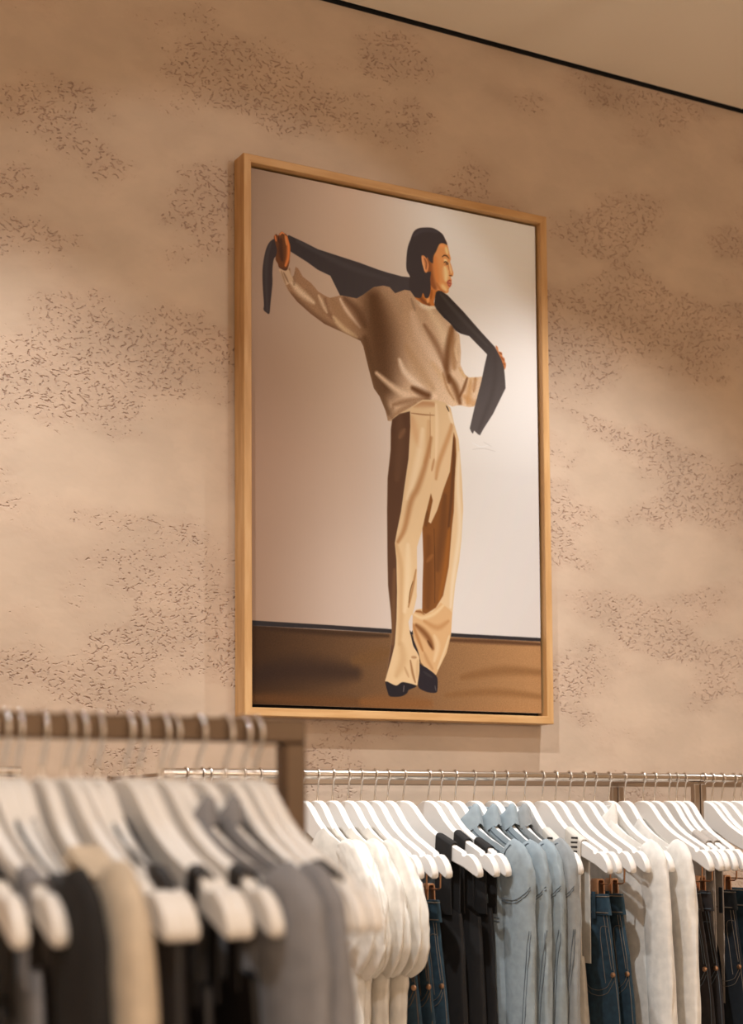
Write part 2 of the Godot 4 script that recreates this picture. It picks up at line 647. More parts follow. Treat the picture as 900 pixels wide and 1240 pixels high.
func print_texture() -> ImageTexture:
	pic.resize(PW * PH * 3)
	paint()
	var bytes := PackedByteArray()
	bytes.resize(PW * PH * 3)
	for i in pic.size(): bytes[i] = int(clampf(pic[i] * 255.0, 0.0, 255.0))
	var im := Image.create_from_data(PW, PH, false, Image.FORMAT_RGB8, bytes)
	return ImageTexture.create_from_image(im)

func paint():
	var m := {}
	# studio backdrop and its floor
	m = mask([-16,-42,887,-223,859,1323,-18,1339], false, 1)
	backdrop(m)
	m = mask([-18,1070,3,1070,382,1069,808,1068,838,1068,834,1324,-18,1339], false, 2)
	fade(m, [13,1150,762,1118], Color8(62,43,30), Color8(167,123,82), 1.00)
	brush(m, [-8,1188,117,1168,269,1168], 57.2, Color8(50,37,32), 0.55, 1.0)
	brush(m, [-8,1235,117,1237,290,1236], 26.4, Color8(101,66,38), 0.50, 1.0)
	brush(m, [566,1167,687,1146,824,1147], 22.0, Color8(123,84,50), 0.50, 1.0)
	brush(m, [519,1213,662,1200,823,1209], 17.6, Color8(124,85,50), 0.45, 1.0)
	brush(m, [269,1139,359,1115], 35.2, Color8(107,75,45), 0.50, 1.0)
	brush(m, [290,1236,472,1234], 35.2, Color8(125,82,47), 0.60, 1.0)
	brush(m, [359,1076,204,1076,-8,1073], 13.2, Color8(56,40,30), 0.60, 1.0)
	brush(m, [508,1078,664,1075,825,1075], 11.0, Color8(84,56,38), 0.75, 1.0)
	speckle(m, 0.16, 1.00)
	m = mask([-18,1058,3,1058,193,1058,382,1059,568,1060,808,1059,838,1059,838,1068,808,1068,568,1069,382,1069,193,1068,3,1070,-18,1070], false, 1)
	flat(m, Color8(49,44,44), 1.00)
	# scarf tail on the left and the scarf across the back
	m = mask([86,151,61,159,47,173,38,197,32,234,32,273,35,318,34,331,41,337,49,338,52,312,57,266,57,236,61,207,71,193], true, 1)
	flat(m, Color8(70,62,64), 1.00)
	brush(m, [54,168,43,206,41,262,44,333], 8.8, Color8(82,76,78), 0.50, 1.0)
	m = mask([79,157,100,143,139,153,176,164,231,171,287,178,341,187,367,190,406,193,436,191,495,200,459,274,253,309,235,267,209,223,176,214,148,200,105,182], false, 1)
	fade(m, [100,173,436,209], Color8(68,62,64), Color8(83,77,80), 1.00)
	brush(m, [122,154,253,192,367,206], 13.2, Color8(88,83,86), 0.40, 1.0)
	# neck and face
	m = mask([502,193,516,209,504,221,496,241,499,255,478,263,447,255,436,224,460,195], true, 1)
	flat(m, Color8(211,134,72), 1.00)
	brush(m, [445,222,464,244,483,252], 11.0, Color8(132,80,51), 0.70, 1.0)
	brush(m, [480,225,478,246], 8.8, Color8(255,186,119), 0.70, 1.0)
	brush(m, [490,215,487,236], 6.6, Color8(168,97,51), 0.60, 1.0)
	m = mask([527,80,536,91,540,103,543,115,546,126,544,134,548,144,551,154,553,162,551,169,545,172,548,179,547,184,548,189,544,197,539,203,539,209,534,215,525,215,511,211,497,211,481,192,469,148,489,107], true, 1)
	flat(m, Color8(237,168,108), 1.00)
	brush(m, [486,129,486,160,488,191,497,206], 24.2, Color8(159,98,61), 0.85, 1.3)
	brush(m, [500,130,502,159,507,188], 17.6, Color8(231,152,87), 0.70, 1.0)
	brush(m, [515,97,527,97], 11.0, Color8(254,177,113), 0.60, 1.0)
	brush(m, [529,151,532,165,531,182], 15.4, Color8(255,230,176), 0.75, 1.0)
	brush(m, [532,100,536,114], 8.8, Color8(255,233,172), 0.70, 1.0)
	brush(m, [521,198,531,207], 13.2, Color8(255,219,158), 0.75, 1.0)
	brush(m, [504,194,516,209,528,213], 6.6, Color8(194,122,73), 0.60, 1.0)
	brush(m, [521,125,528,120,535,121,541,126], 3.3, Color8(91,65,51), 0.90, 0.5)
	brush(m, [527,132,534,132], 6.6, Color8(255,240,186), 0.70, 1.0)
	brush(m, [526,139,531,136,540,139], 2.9, Color8(80,59,50), 0.95, 0.4)
	brush(m, [531,141,538,141], 2.9, Color8(68,53,50), 0.90, 0.4)
	brush(m, [526,145,536,144], 1.8, Color8(213,145,104), 0.70, 0.5)
	brush(m, [540,136,544,150,548,162], 4.8, Color8(255,225,173), 0.70, 1.0)
	brush(m, [539,141,540,155], 3.3, Color8(200,131,84), 0.60, 1.0)
	brush(m, [541,169,549,168], 3.3, Color8(132,76,51), 0.85, 0.5)
	brush(m, [542,157,541,168], 2.9, Color8(223,148,95), 0.60, 1.0)
	brush(m, [535,189,540,189,547,188], 7.0, Color8(210,124,102), 0.90, 0.6)
	brush(m, [535,186,542,181,547,183], 3.7, Color8(184,94,78), 0.80, 0.5)
	brush(m, [537,193,542,196,545,192], 4.2, Color8(195,102,86), 0.80, 0.5)
	brush(m, [534,189,546,188], 1.5, Color8(135,67,59), 0.80, 0.4)
	brush(m, [537,203,540,203], 2.6, Color8(206,138,94), 0.60, 1.0)
	# hair
	m = mask([421,126,425,110,430,98,439,77,453,65,474,59,497,57,521,66,531,80,536,92,524,90,513,95,504,113,496,128,494,145,488,144,482,139,478,133,473,148,479,169,488,168,486,187,487,212,481,233,471,236,465,225,458,238,442,239,429,231,425,207,428,190,419,175,418,154], true, 1)
	flat(m, Color8(75,68,70), 1.00)
	brush(m, [440,87,459,71,485,64,508,66], 8.8, Color8(87,81,87), 0.60, 1.0)
	brush(m, [522,90,531,87,535,91], 4.4, Color8(65,58,65), 0.60, 1.0)
	brush(m, [507,109,495,130,494,145], 4.4, Color8(103,76,64), 0.50, 1.0)
	m = mask([462,132,471,132,480,145,482,156,478,170,471,172,465,157,462,145], true, 1)
	flat(m, Color8(235,161,107), 1.00)
	brush(m, [470,138,475,148,474,163], 4.4, Color8(151,97,69), 0.75, 1.0)
	brush(m, [464,135,466,151,471,168], 2.6, Color8(255,206,157), 0.80, 1.0)
	# knitted sweater
	m = mask([102,219,96,230,74,231,91,264,98,276,121,299,157,323,193,342,245,356,290,369,297,381,310,429,325,480,341,498,357,532,363,555,373,555,386,543,410,530,433,515,452,499,470,492,499,490,527,493,546,498,558,494,570,492,594,494,609,490,634,462,639,411,632,412,595,419,583,412,571,390,571,386,573,358,569,314,558,306,543,290,524,279,504,260,497,252,482,255,462,252,445,244,429,225,413,225,386,238,371,225,353,224,327,232,298,255,280,267,237,266,226,270,208,277,193,273,176,266,158,249,136,237,124,219,117,216,113,237,106,246], false, 1)
	fade(m, [100,292,576,386], Color8(163,127,99), Color8(215,184,153), 1.00)
	brush(m, [104,285,156,325,208,349,288,370], 22.3, Color8(114,84,64), 0.64, 1.0)
	brush(m, [104,252,130,275,164,294], 16.0, Color8(248,226,199), 0.59, 1.0)
	brush(m, [115,230,113,260], 9.6, Color8(146,117,94), 0.51, 1.0)
	brush(m, [147,265,173,289,191,326], 12.8, Color8(159,126,99), 0.51, 1.0)
	brush(m, [195,281,199,309,221,329], 12.8, Color8(143,109,85), 0.59, 1.0)
	brush(m, [178,276,199,313], 9.6, Color8(253,231,202), 0.47, 1.0)
	brush(m, [213,279,235,311,270,338], 25.5, Color8(168,133,101), 0.55, 1.0)
	brush(m, [235,275,253,301,288,336], 9.6, Color8(254,232,211), 0.51, 1.0)
	brush(m, [248,273,280,297,302,330], 22.3, Color8(114,84,64), 0.68, 1.0)
	brush(m, [217,322,243,346,279,361], 12.8, Color8(238,213,176), 0.55, 1.0)
	brush(m, [311,259,313,291,311,316], 12.8, Color8(230,205,175), 0.42, 1.0)
	brush(m, [325,261,338,336,346,416,355,476], 82.9, Color8(102,74,53), 0.81, 1.3)
	brush(m, [302,362,319,420,341,486,364,535], 25.5, Color8(104,76,54), 0.68, 1.0)
	brush(m, [352,237,389,260,403,286], 19.1, Color8(178,150,123), 0.42, 1.0)
	brush(m, [333,442,382,472,433,488,499,478], 16.0, Color8(223,193,163), 0.72, 1.0)
	brush(m, [378,514,433,495,480,489], 12.8, Color8(138,103,74), 0.59, 1.0)
	brush(m, [373,546,405,522,442,502], 12.8, Color8(138,103,72), 0.51, 1.0)
	brush(m, [363,552,377,522], 16.0, Color8(119,89,64), 0.42, 1.0)
	brush(m, [397,401,411,428,443,453,475,473], 16.0, Color8(232,207,182), 0.72, 1.0)
	brush(m, [416,366,448,411,490,459], 25.5, Color8(181,146,110), 0.51, 1.0)
	brush(m, [433,466,471,478,478,477], 19.1, Color8(106,71,46), 0.81, 1.0)
	brush(m, [435,281,449,321,481,365,528,417], 28.7, Color8(231,204,179), 0.47, 1.0)
	brush(m, [468,305,505,354,528,404], 16.0, Color8(147,110,82), 0.68, 1.0)
	brush(m, [482,266,515,307,538,357], 25.5, Color8(235,212,180), 0.51, 1.0)
	brush(m, [447,247,468,258,497,256], 12.8, Color8(255,245,223), 0.55, 1.0)
	brush(m, [426,229,454,254], 9.6, Color8(201,173,145), 0.59, 1.0)
	brush(m, [431,245,442,272], 6.4, Color8(142,117,95), 0.42, 1.0)
	brush(m, [490,397,528,438,556,484], 19.1, Color8(206,170,131), 0.51, 1.0)
	brush(m, [519,418,532,454,551,480], 6.4, Color8(155,113,77), 0.51, 1.0)
	brush(m, [549,298,536,349,531,404,537,436], 19.1, Color8(114,75,46), 0.72, 1.0)
	brush(m, [544,303,550,348,552,399], 22.3, Color8(151,108,69), 0.51, 1.0)
	brush(m, [568,320,558,351,562,379], 9.6, Color8(220,190,155), 0.64, 1.0)
	brush(m, [538,424,556,450,568,486], 19.1, Color8(107,67,37), 0.68, 1.0)
	brush(m, [567,399,586,418,620,420], 9.6, Color8(200,161,114), 0.51, 1.0)
	brush(m, [590,421,580,447,568,470], 8.0, Color8(105,64,35), 0.64, 1.0)
	brush(m, [600,428,595,458,590,484], 16.0, Color8(184,135,84), 0.51, 1.0)
	brush(m, [580,468,604,482,624,480], 19.1, Color8(190,140,91), 0.51, 1.0)
	brush(m, [615,418,609,452], 9.6, Color8(157,108,66), 0.51, 1.0)
	speckle(m, 0.17, 1.00)
	m = mask([97,225,74,229,78,238,91,263,103,256,111,248,105,238], true, 1)
	flat(m, Color8(204,176,148), 1.00)
	brush(m, [86,235,98,256], 4.4, Color8(134,106,85), 0.70, 1.0)
	brush(m, [80,233,91,261], 4.4, Color8(151,122,100), 0.60, 1.0)
	# hand holding the scarf on the left
	m = mask([87,140,95,144,100,157,104,173,102,199,101,209,93,229,75,225,71,216,65,206,69,185,64,166,61,154,67,146,72,149,77,142,82,138], true, 1)
	flat(m, Color8(113,72,49), 1.00)
	brush(m, [94,148,99,170,98,197,91,218], 8.8, Color8(223,133,76), 0.85, 1.0)
	brush(m, [90,145,94,168], 4.4, Color8(250,166,100), 0.60, 1.0)
	brush(m, [64,150,67,163], 4.4, Color8(213,128,79), 0.80, 0.6)
	brush(m, [76,147,82,140,88,142], 4.4, Color8(230,144,91), 0.80, 0.6)
	brush(m, [73,152,74,165], 2.6, Color8(65,50,46), 0.80, 0.5)
	brush(m, [79,157,79,184,82,206], 11.0, Color8(79,56,46), 0.70, 1.0)
	brush(m, [71,224,86,228,96,224], 5.5, Color8(89,64,55), 0.70, 1.0)
	# scarf over the right shoulder, with the fingers
	m = mask([676,331,682,330,685,340,694,342,696,352,702,356,703,365,706,368,705,379,698,381], true, 1)
	flat(m, Color8(200,127,80), 1.00)
	brush(m, [682,332,684,341], 2.6, Color8(238,183,139), 0.80, 0.5)
	brush(m, [687,343,694,347], 2.6, Color8(128,59,33), 0.85, 0.5)
	brush(m, [691,354,701,362], 2.6, Color8(137,64,36), 0.85, 0.5)
	brush(m, [696,369,704,373], 2.2, Color8(145,74,44), 0.80, 0.5)
	brush(m, [692,349,696,351], 2.2, Color8(232,171,127), 0.70, 0.5)
	m = mask([497,250,499,230,502,217,509,212,518,212,535,219,580,253,629,295,674,331,681,342,693,361,700,379,703,411,704,432,665,503,636,544,626,561,620,559,609,551,605,559,601,556,596,547,613,484,632,423,641,386,650,353,598,314,572,311,558,306,543,290,523,278,504,261], false, 1)
	fade(m, [518,248,661,458], Color8(67,60,58), Color8(86,78,76), 1.00)
	brush(m, [516,220,568,266,650,329], 11.0, Color8(90,83,81), 0.40, 1.0)
	brush(m, [674,351,668,436,623,546], 13.2, Color8(74,65,62), 0.35, 1.0)
	brush(m, [511,258,549,294,573,307], 6.6, Color8(61,53,53), 0.60, 1.0)
	# pleated trousers
	m = mask([375,550,371,575,370,625,367,650,361,695,359,775,359,886,360,955,367,1016,369,1045,370,1075,365,1108,356,1158,350,1184,365,1190,380,1194,390,1188,399,1185,419,1187,438,1191,441,1177,445,1157,445,1121,429,1096,420,1069,415,1039,422,1022,428,1022,427,1056,431,1082,442,1105,450,1135,459,1145,468,1149,480,1159,491,1164,503,1142,522,1108,535,1063,539,1016,540,1008,548,942,561,882,568,828,574,749,571,674,566,607,563,578,550,538,541,502,527,491,499,487,461,491,424,516,386,539], false, 1)
	flat(m, Color8(205,174,136), 1.00)
	m = mask([440,975,439,963,440,936,438,905,441,855,453,816,457,809,458,822,459,885,456,948,456,1005,444,1006,435,1010,427,1021,434,998], false, 1)
	backdrop(m)
	m = mask([422,1029,426,1028,426,1060,424,1064,419,1059,417,1043], false, 1)
	backdrop(m)
	# shade in the trousers, left leg
	m = mask([375,550,371,575,370,625,367,650,361,695,359,775,359,886,360,955,367,1016,369,1045,370,1075,365,1108,356,1158,350,1184,356,1175,367,1135,377,1095,381,1055,383,1033,385,968,384,891,380,851,386,822,398,772,409,705,420,641,426,562,425,524,396,534], false, 2)
	flat(m, Color8(87,60,44), 1.00)
	brush(m, [396,538,397,612,387,694], 26.7, Color8(99,71,52), 0.51, 1.0)
	brush(m, [409,571,395,592], 11.9, Color8(137,98,70), 0.42, 1.0)
	brush(m, [378,915,375,1015,372,1095], 11.9, Color8(121,85,56), 0.47, 1.0)
	m = mask([426,524,426,562,420,641,409,705,398,772,386,822,380,851,384,891,385,968,383,1033,379,1095,358,1159,350,1184,380,1194,399,1185,438,1191,445,1157,445,1121,429,1096,420,1069,415,1039,425,1020,439,963,441,905,441,855,458,809,477,734,495,643,496,491,461,495,433,513], false, 1)
	flat(m, Color8(207,175,135), 1.00)
	brush(m, [433,507,461,499,494,499], 17.8, Color8(171,125,88), 0.64, 1.0)
	brush(m, [428,528,461,528,494,526], 3.6, Color8(135,92,59), 0.59, 0.5)
	brush(m, [430,540,437,567,451,607], 20.8, Color8(197,154,112), 0.59, 1.0)
	brush(m, [460,565,450,627,431,698,417,740], 17.8, Color8(221,196,161), 0.59, 1.0)
	brush(m, [477,542,474,614,464,646], 11.9, Color8(191,150,106), 0.51, 1.0)
	brush(m, [484,583,469,645,445,709,426,743,407,813,388,847], 14.9, Color8(156,108,67), 0.59, 1.0)
	brush(m, [492,635,485,664], 5.9, Color8(157,107,68), 0.51, 1.0)
	brush(m, [482,521,481,634], 3.0, Color8(161,117,78), 0.51, 0.5)
	brush(m, [384,855,397,914,396,1014,390,1094], 14.9, Color8(187,148,104), 0.51, 1.0)
	brush(m, [416,853,415,933,405,1014], 17.8, Color8(219,195,160), 0.51, 1.0)
	brush(m, [438,911,428,956,416,1003], 5.9, Color8(150,104,62), 0.64, 1.0)
	brush(m, [429,940,421,965,417,993], 3.0, Color8(110,72,40), 0.68, 0.5)
	brush(m, [395,1094,399,1133,381,1170], 20.8, Color8(185,148,106), 0.51, 1.0)
	brush(m, [420,1132,426,1162,433,1184], 5.9, Color8(134,91,56), 0.64, 1.0)
	brush(m, [404,1149,415,1172], 5.9, Color8(175,136,96), 0.59, 1.0)
	brush(m, [440,1132,438,1172], 7.4, Color8(191,153,111), 0.51, 1.0)
	brush(m, [424,1124,436,1124], 5.9, Color8(134,91,58), 0.51, 1.0)
	# right leg
	m = mask([482,720,495,643,496,491,539,500,549,538,563,578,566,607,571,674,574,749,568,828,548,942,540,1008,539,1016,535,1063,522,1108,503,1142,491,1164,468,1149,450,1135,442,1105,431,1082,427,1056,428,1022,437,1008,456,1005,459,886,457,809], false, 1)
	flat(m, Color8(206,174,135), 1.00)
	brush(m, [499,499,500,560,495,635], 11.9, Color8(223,196,160), 0.51, 1.0)
	brush(m, [527,495,536,511], 3.6, Color8(62,44,32), 0.77, 0.5)
	brush(m, [543,543,538,564,506,642,497,683], 11.9, Color8(171,122,77), 0.55, 1.0)
	brush(m, [536,515,546,539], 8.9, Color8(224,203,172), 0.51, 1.0)
	brush(m, [564,611,560,698,564,800,543,924,535,996], 11.9, Color8(217,197,168), 0.59, 1.0)
	m = mask([482,720,487,737,479,771,474,791,481,795,500,759,517,710,537,661,544,606,549,561,555,579,556,618,551,676,547,759,541,800,531,896,514,969,493,1000,465,1017,454,1015,456,948,459,886,457,809,468,768], false, 2)
	flat(m, Color8(122,76,40), 1.00)
	brush(m, [548,576,548,637,541,720,531,803], 8.9, Color8(83,53,34), 0.59, 1.0)
	brush(m, [522,722,514,804,504,866,499,907], 20.8, Color8(96,61,36), 0.51, 1.0)
	brush(m, [474,828,473,929,470,1000], 20.8, Color8(101,62,34), 0.51, 1.0)
	brush(m, [490,806,491,908,490,989], 2.1, Color8(75,47,28), 0.59, 0.4)
	brush(m, [470,767,467,800], 11.9, Color8(99,64,37), 0.51, 1.0)
	brush(m, [533,803,520,906,503,980], 11.9, Color8(151,92,41), 0.51, 1.0)
	brush(m, [485,872,469,889], 8.9, Color8(145,93,52), 0.51, 1.0)
	m = mask([539,1010,535,1063,522,1108,503,1142,491,1164,468,1149,450,1135,442,1105,431,1082,427,1056,428,1024,437,1010,449,1007,460,1018,484,1011,507,987,531,1002], false, 1)
	flat(m, Color8(199,158,113), 1.00)
	brush(m, [432,1020,455,1027,488,1015,517,991], 8.9, Color8(216,188,147), 0.59, 1.0)
	brush(m, [435,1012,451,1013,460,1018], 5.9, Color8(125,79,43), 0.68, 1.0)
	brush(m, [437,1046,455,1059,473,1078,483,1100], 14.9, Color8(114,69,37), 0.68, 1.0)
	brush(m, [428,1044,439,1072,455,1107], 8.9, Color8(157,104,60), 0.59, 1.0)
	brush(m, [460,1035,497,1049,528,1031], 11.9, Color8(170,121,76), 0.51, 1.0)
	brush(m, [488,1069,497,1093,487,1130], 11.9, Color8(212,182,144), 0.59, 1.0)
	brush(m, [469,1082,480,1098], 5.9, Color8(85,50,29), 0.68, 1.0)
	brush(m, [530,1067,515,1108,496,1149], 5.9, Color8(214,190,155), 0.59, 1.0)
	brush(m, [459,1111,468,1130,482,1150], 8.9, Color8(168,123,82), 0.51, 1.0)
	# dark shoes
	m = mask([352,1185,380,1194,399,1185,436,1193,415,1203,410,1211,395,1219,373,1221,361,1219,356,1208], true, 1)
	flat(m, Color8(42,37,39), 1.00)
	brush(m, [402,1193,400,1208], 2.2, Color8(116,104,102), 0.70, 0.5)
	m = mask([422,1063,432,1089,444,1118,447,1138,469,1150,490,1164,496,1176,495,1200,491,1207,476,1208,457,1204,441,1193,445,1158,444,1121,428,1095], true, 1)
	flat(m, Color8(45,39,42), 1.00)
	brush(m, [488,1190,491,1203], 2.2, Color8(106,97,95), 0.60, 0.5)
	brush(m, [457,1158,480,1170], 6.6, Color8(58,52,53), 0.60, 1.0)
	# faint crease in the paper
	m = mask([574,583,696,570,695,601,573,614], false, 1)
	brush(m, [603,582,627,590,651,583], 2.2, Color8(219,217,217), 0.50, 0.6)
	brush(m, [603,599,637,593,671,597], 2.2, Color8(183,173,165), 0.50, 0.6)
	brush(m, [632,575,661,586], 1.8, Color8(183,175,167), 0.50, 0.6)

# the studio backdrop: a paper brightening to the right, room light partly put into its inks
func backdrop_ink(u: float, v: float) -> Color:
	var us := [0.007, 0.314, 0.659, 1.016]
	var vs := [0.008, 0.262, 0.523, 0.836]
	var ink := [Color8(166,142,125), Color8(215,191,173), Color8(247,247,247), Color8(247,247,247), Color8(176,151,135), Color8(209,187,169), Color8(236,229,222), Color8(239,233,229), Color8(169,138,118), Color8(196,171,153), Color8(209,200,192), Color8(204,196,191), Color8(156,127,107), Color8(188,166,151), Color8(207,197,190), Color8(203,193,187)]
	var i := 0
	while i < 2 and u > us[i + 1]: i += 1
	var j := 0
	while j < 2 and v > vs[j + 1]: j += 1
	var s := clampf((u - us[i]) / (us[i + 1] - us[i]), 0.0, 1.0)
	var t := clampf((v - vs[j]) / (vs[j + 1] - vs[j]), 0.0, 1.0)
	s = s * 0.6 + s * s * (3.0 - 2.0 * s) * 0.4
	var a: Color = ink[j * 4 + i].lerp(ink[j * 4 + i + 1], s)
	return a.lerp(ink[j * 4 + 4 + i].lerp(ink[j * 4 + 5 + i], s), t)

# ---------------------------------------------------------------- the room, the picture
func room():
	var w0 := -3.0
	var w1 := 6.0
	var depth := 7.4
	# the plaster wall has its own coordinates, 2.4 m to one run of the plaster
	var P := PackedVector3Array([Vector3(w0, 0, 0), Vector3(w1, 0, 0), Vector3(w1, CEILING - 0.004, 0), Vector3(w0, CEILING - 0.004, 0)])
	var uv := PackedVector2Array()
	for p in P: uv.append(Vector2((p.x - 0.66) / 2.3, (3.12 - p.y) / 2.3))
	var wall := struct("wall_back", made(P, PackedInt32Array([0, 2, 1, 0, 3, 2]), uv), M.plaster)
	tag(wall, "beige trowelled plaster wall with bands of rough dragged pits", "wall")
	var core := struct("wall_back_core", box(Vector3(w1 - w0, CEILING + 0.2, 0.12), Vector3((w0 + w1) / 2, (CEILING + 0.2) / 2 - 0.05, -0.0605), 0.0), M.room_wall)
	tag(core, "plain masonry behind the plaster", "wall")
	tag(struct("ceiling", box(Vector3(w1 - w0, 0.1, depth - 0.012), Vector3((w0 + w1) / 2, CEILING + 0.05, 0.012 + (depth - 0.012) / 2), 0.0), M.ceiling), "smooth light tan ceiling above the plaster wall", "ceiling")
	tag(struct("trim_1", gap_shape(w0, w1), M.gap), "thin black shadow gap between plaster wall and ceiling", "trim")
	tag(struct("floor", box(Vector3(w1 - w0, 0.1, depth), Vector3((w0 + w1) / 2, -0.05, depth / 2), 0.0), M.floor), "smooth floor under the clothes racks", "floor")
	tag(struct("wall_left", box(Vector3(0.1, CEILING, depth), Vector3(w0 - 0.05, CEILING / 2, depth / 2), 0.0), M.room_wall), "plain wall on the left, outside the picture", "wall")
	tag(struct("wall_right", box(Vector3(0.1, CEILING, depth), Vector3(w1 + 0.05, CEILING / 2, depth / 2), 0.0), M.room_wall), "plain wall on the right, outside the picture", "wall")
	tag(struct("wall_front", box(Vector3(w1 - w0 + 0.2, CEILING, 0.1), Vector3((w0 + w1) / 2, CEILING / 2, depth + 0.05), 0.0), M.room_wall), "plain wall behind the camera", "wall")

# a black channel open downwards between the wall and the ceiling board
func gap_shape(w0: float, w1: float) -> ArrayMesh:
	var st := SurfaceTool.new()
	st.begin(Mesh.PRIMITIVE_TRIANGLES)
	for b in [[0.0012, -0.005, 0.03], [0.0108, 0.001, 0.03]]:
		st.append_from(box(Vector3(w1 - w0, b[2] - b[1], 0.0024), Vector3((w0 + w1) / 2, CEILING + (b[1] + b[2]) / 2, b[0]), 0.0), 0, Transform3D.IDENTITY)
	st.append_from(box(Vector3(w1 - w0, 0.004, 0.012), Vector3((w0 + w1) / 2, CEILING + 0.03, 0.006), 0.0), 0, Transform3D.IDENTITY)
	return st.commit()

func picture():
	var x0 := 1.2885
	var x1 := 2.0195
	var y0 := 1.5605
	var y1 := 2.682
	var face := 0.0165
	var zb := 0.004
	var zf := 0.05
	var t = thing("picture_frame", "tall oak-framed fashion print of a woman stretching a dark scarf, hung on the plaster wall", "picture", Vector3((x0 + x1) / 2, y0, 0))
	var c := Vector3(-(x0 + x1) / 2, -y0, 0)
	# four mitred rails
	var o := [Vector2(x0, y0), Vector2(x1, y0), Vector2(x1, y1), Vector2(x0, y1)]
	var n := [Vector2(x0 + face, y0 + face), Vector2(x1 - face, y0 + face), Vector2(x1 - face, y1 - face), Vector2(x0 + face, y1 - face)]
	for i in 4:
		var j := (i + 1) % 4
		var e := 0.0012
		var q := [o[i], o[j], n[j], n[i]]
		var mid: Vector2 = (q[0] + q[1] + q[2] + q[3]) / 4.0
		var st := SurfaceTool.new()
		st.begin(Mesh.PRIMITIVE_TRIANGLES)
		st.set_smooth_group(-1)
		var out2: Vector2 = (o[j] - o[i]).orthogonal().normalized()
		var back := []
		var edge := []
		var front := []
		for k in 4:
			var p: Vector2 = q[k]
			var s := -1.0 if k < 2 else 1.0
			back.append(Vector3(p.x, p.y, zb) + c)
			edge.append(Vector3(p.x, p.y, zf - e) + c)
			var along: Vector2 = (o[j] - o[i]).normalized() * (1.0 if k == 0 or k == 3 else -1.0) * e * (1.0 if k < 2 else -1.0)
			front.append(Vector3(p.x + out2.x * e * s + along.x, p.y + out2.y * e * s + along.y, zf) + c)
		var center := Vector3(mid.x, mid.y, (zb + zf) / 2) + c
		var faces := [[front[0], front[1], front[2], front[3]], [back[0], back[1], back[2], back[3]]]
		for k in 4:
			var l := (k + 1) % 4
			faces.append([back[k], back[l], edge[l], edge[k]])
			faces.append([edge[k], edge[l], front[l], front[k]])
		for fq in faces:
			var nn: Vector3 = (fq[2] - fq[0]).cross(fq[1] - fq[0])
			var fc: Vector3 = (fq[0] + fq[1] + fq[2] + fq[3]) / 4.0
			var l: Array = [0, 1, 2, 0, 2, 3] if nn.dot(fc - center) > 0.0 else [0, 2, 1, 0, 3, 2]
			for k in l: st.add_vertex(fq[k])
		st.generate_normals()
		obj("frame_rail", st.commit(), M.oak_across if i % 2 == 0 else M.oak_up, t)
	obj("backing_board", box(Vector3(x1 - x0 - 0.008, y1 - y0 - 0.008, 0.006), Vector3(0, (y1 - y0) / 2, 0.011)), M.backing, t)
	# the print on its stretched canvas, standing free of the frame by a dark gap
	var px0 := 1.309
	var px1 := 1.9985
	var py0 := 1.5845
	var py1 := 2.661
	obj("canvas_block", box(Vector3(px1 - px0, py1 - py0, 0.019), Vector3((px0 + px1) / 2, (py0 + py1) / 2, 0.0242) + c), M.backing, t)
	var m := mat(Color.WHITE, 0.7)
	m.metallic_specular = 0.12
	m.albedo_texture = print_texture()
	var pr = obj("print", made(PackedVector3Array([Vector3(px0, py0, 0.034) + c, Vector3(px1, py0, 0.034) + c, Vector3(px1, py1, 0.034) + c, Vector3(px0, py1, 0.034) + c]), PackedInt32Array([0, 2, 1, 0, 3, 2]), PackedVector2Array([Vector2(0, 1), Vector2(1, 1), Vector2(1, 0), Vector2(0, 0)])), m, t)
	pr.set_meta("label", "printed photograph of a woman in a beige sweater and trousers")

# ---------------------------------------------------------------- racks
func racks():
	far_rack(1.013, 2.1868, "steel clothes rack by the wall under the picture, filled with white hangers")
	far_rack(2.1882, 3.36, "steel clothes rack by the wall continuing at the right edge of the photo")
	far_rack(-0.42, 0.765, "steel clothes rack by the wall half hidden behind the near rack on the left")
	near_rack()

# two rails side by side on four square legs, tied at the ends
func far_rack(x0: float, x1: float, label: String):
	var t = thing("clothes_rack", label, "clothes rack", Vector3((x0 + x1) / 2, 0, RAIL.z))
	var h := (x1 - x0) / 2
	var y := RAIL.y
	var zb := 0.045 - RAIL.z
	obj("hanging_rail", tube([Vector3(-h, y, 0), Vector3(h, y, 0)], 0.0088, 20), M.steel, t)
	obj("back_rail", box(Vector3(2 * h, 0.014, 0.014), Vector3(0, y - 0.004, zb)), M.frame_steel, t)
	for s in [-1.0, 1.0]:
		var x: float = s * (h - 0.008)
		obj("crossbar", box(Vector3(0.01, 0.006, -zb), Vector3(x, y - 0.002, zb / 2)), M.frame_steel, t)
		for z in [0.0, zb]:
			obj("leg", box(Vector3(0.014, y - 0.012, 0.014), Vector3(x, (y - 0.012) / 2, z)), M.frame_steel, t)
		obj("foot_bar", box(Vector3(0.014, 0.014, -zb), Vector3(x, 0.02, zb / 2)), M.frame_steel, t)
	obj("brace", box(Vector3(2 * h - 0.03, 0.014, 0.014), Vector3(0, 0.24, zb)), M.frame_steel, t)

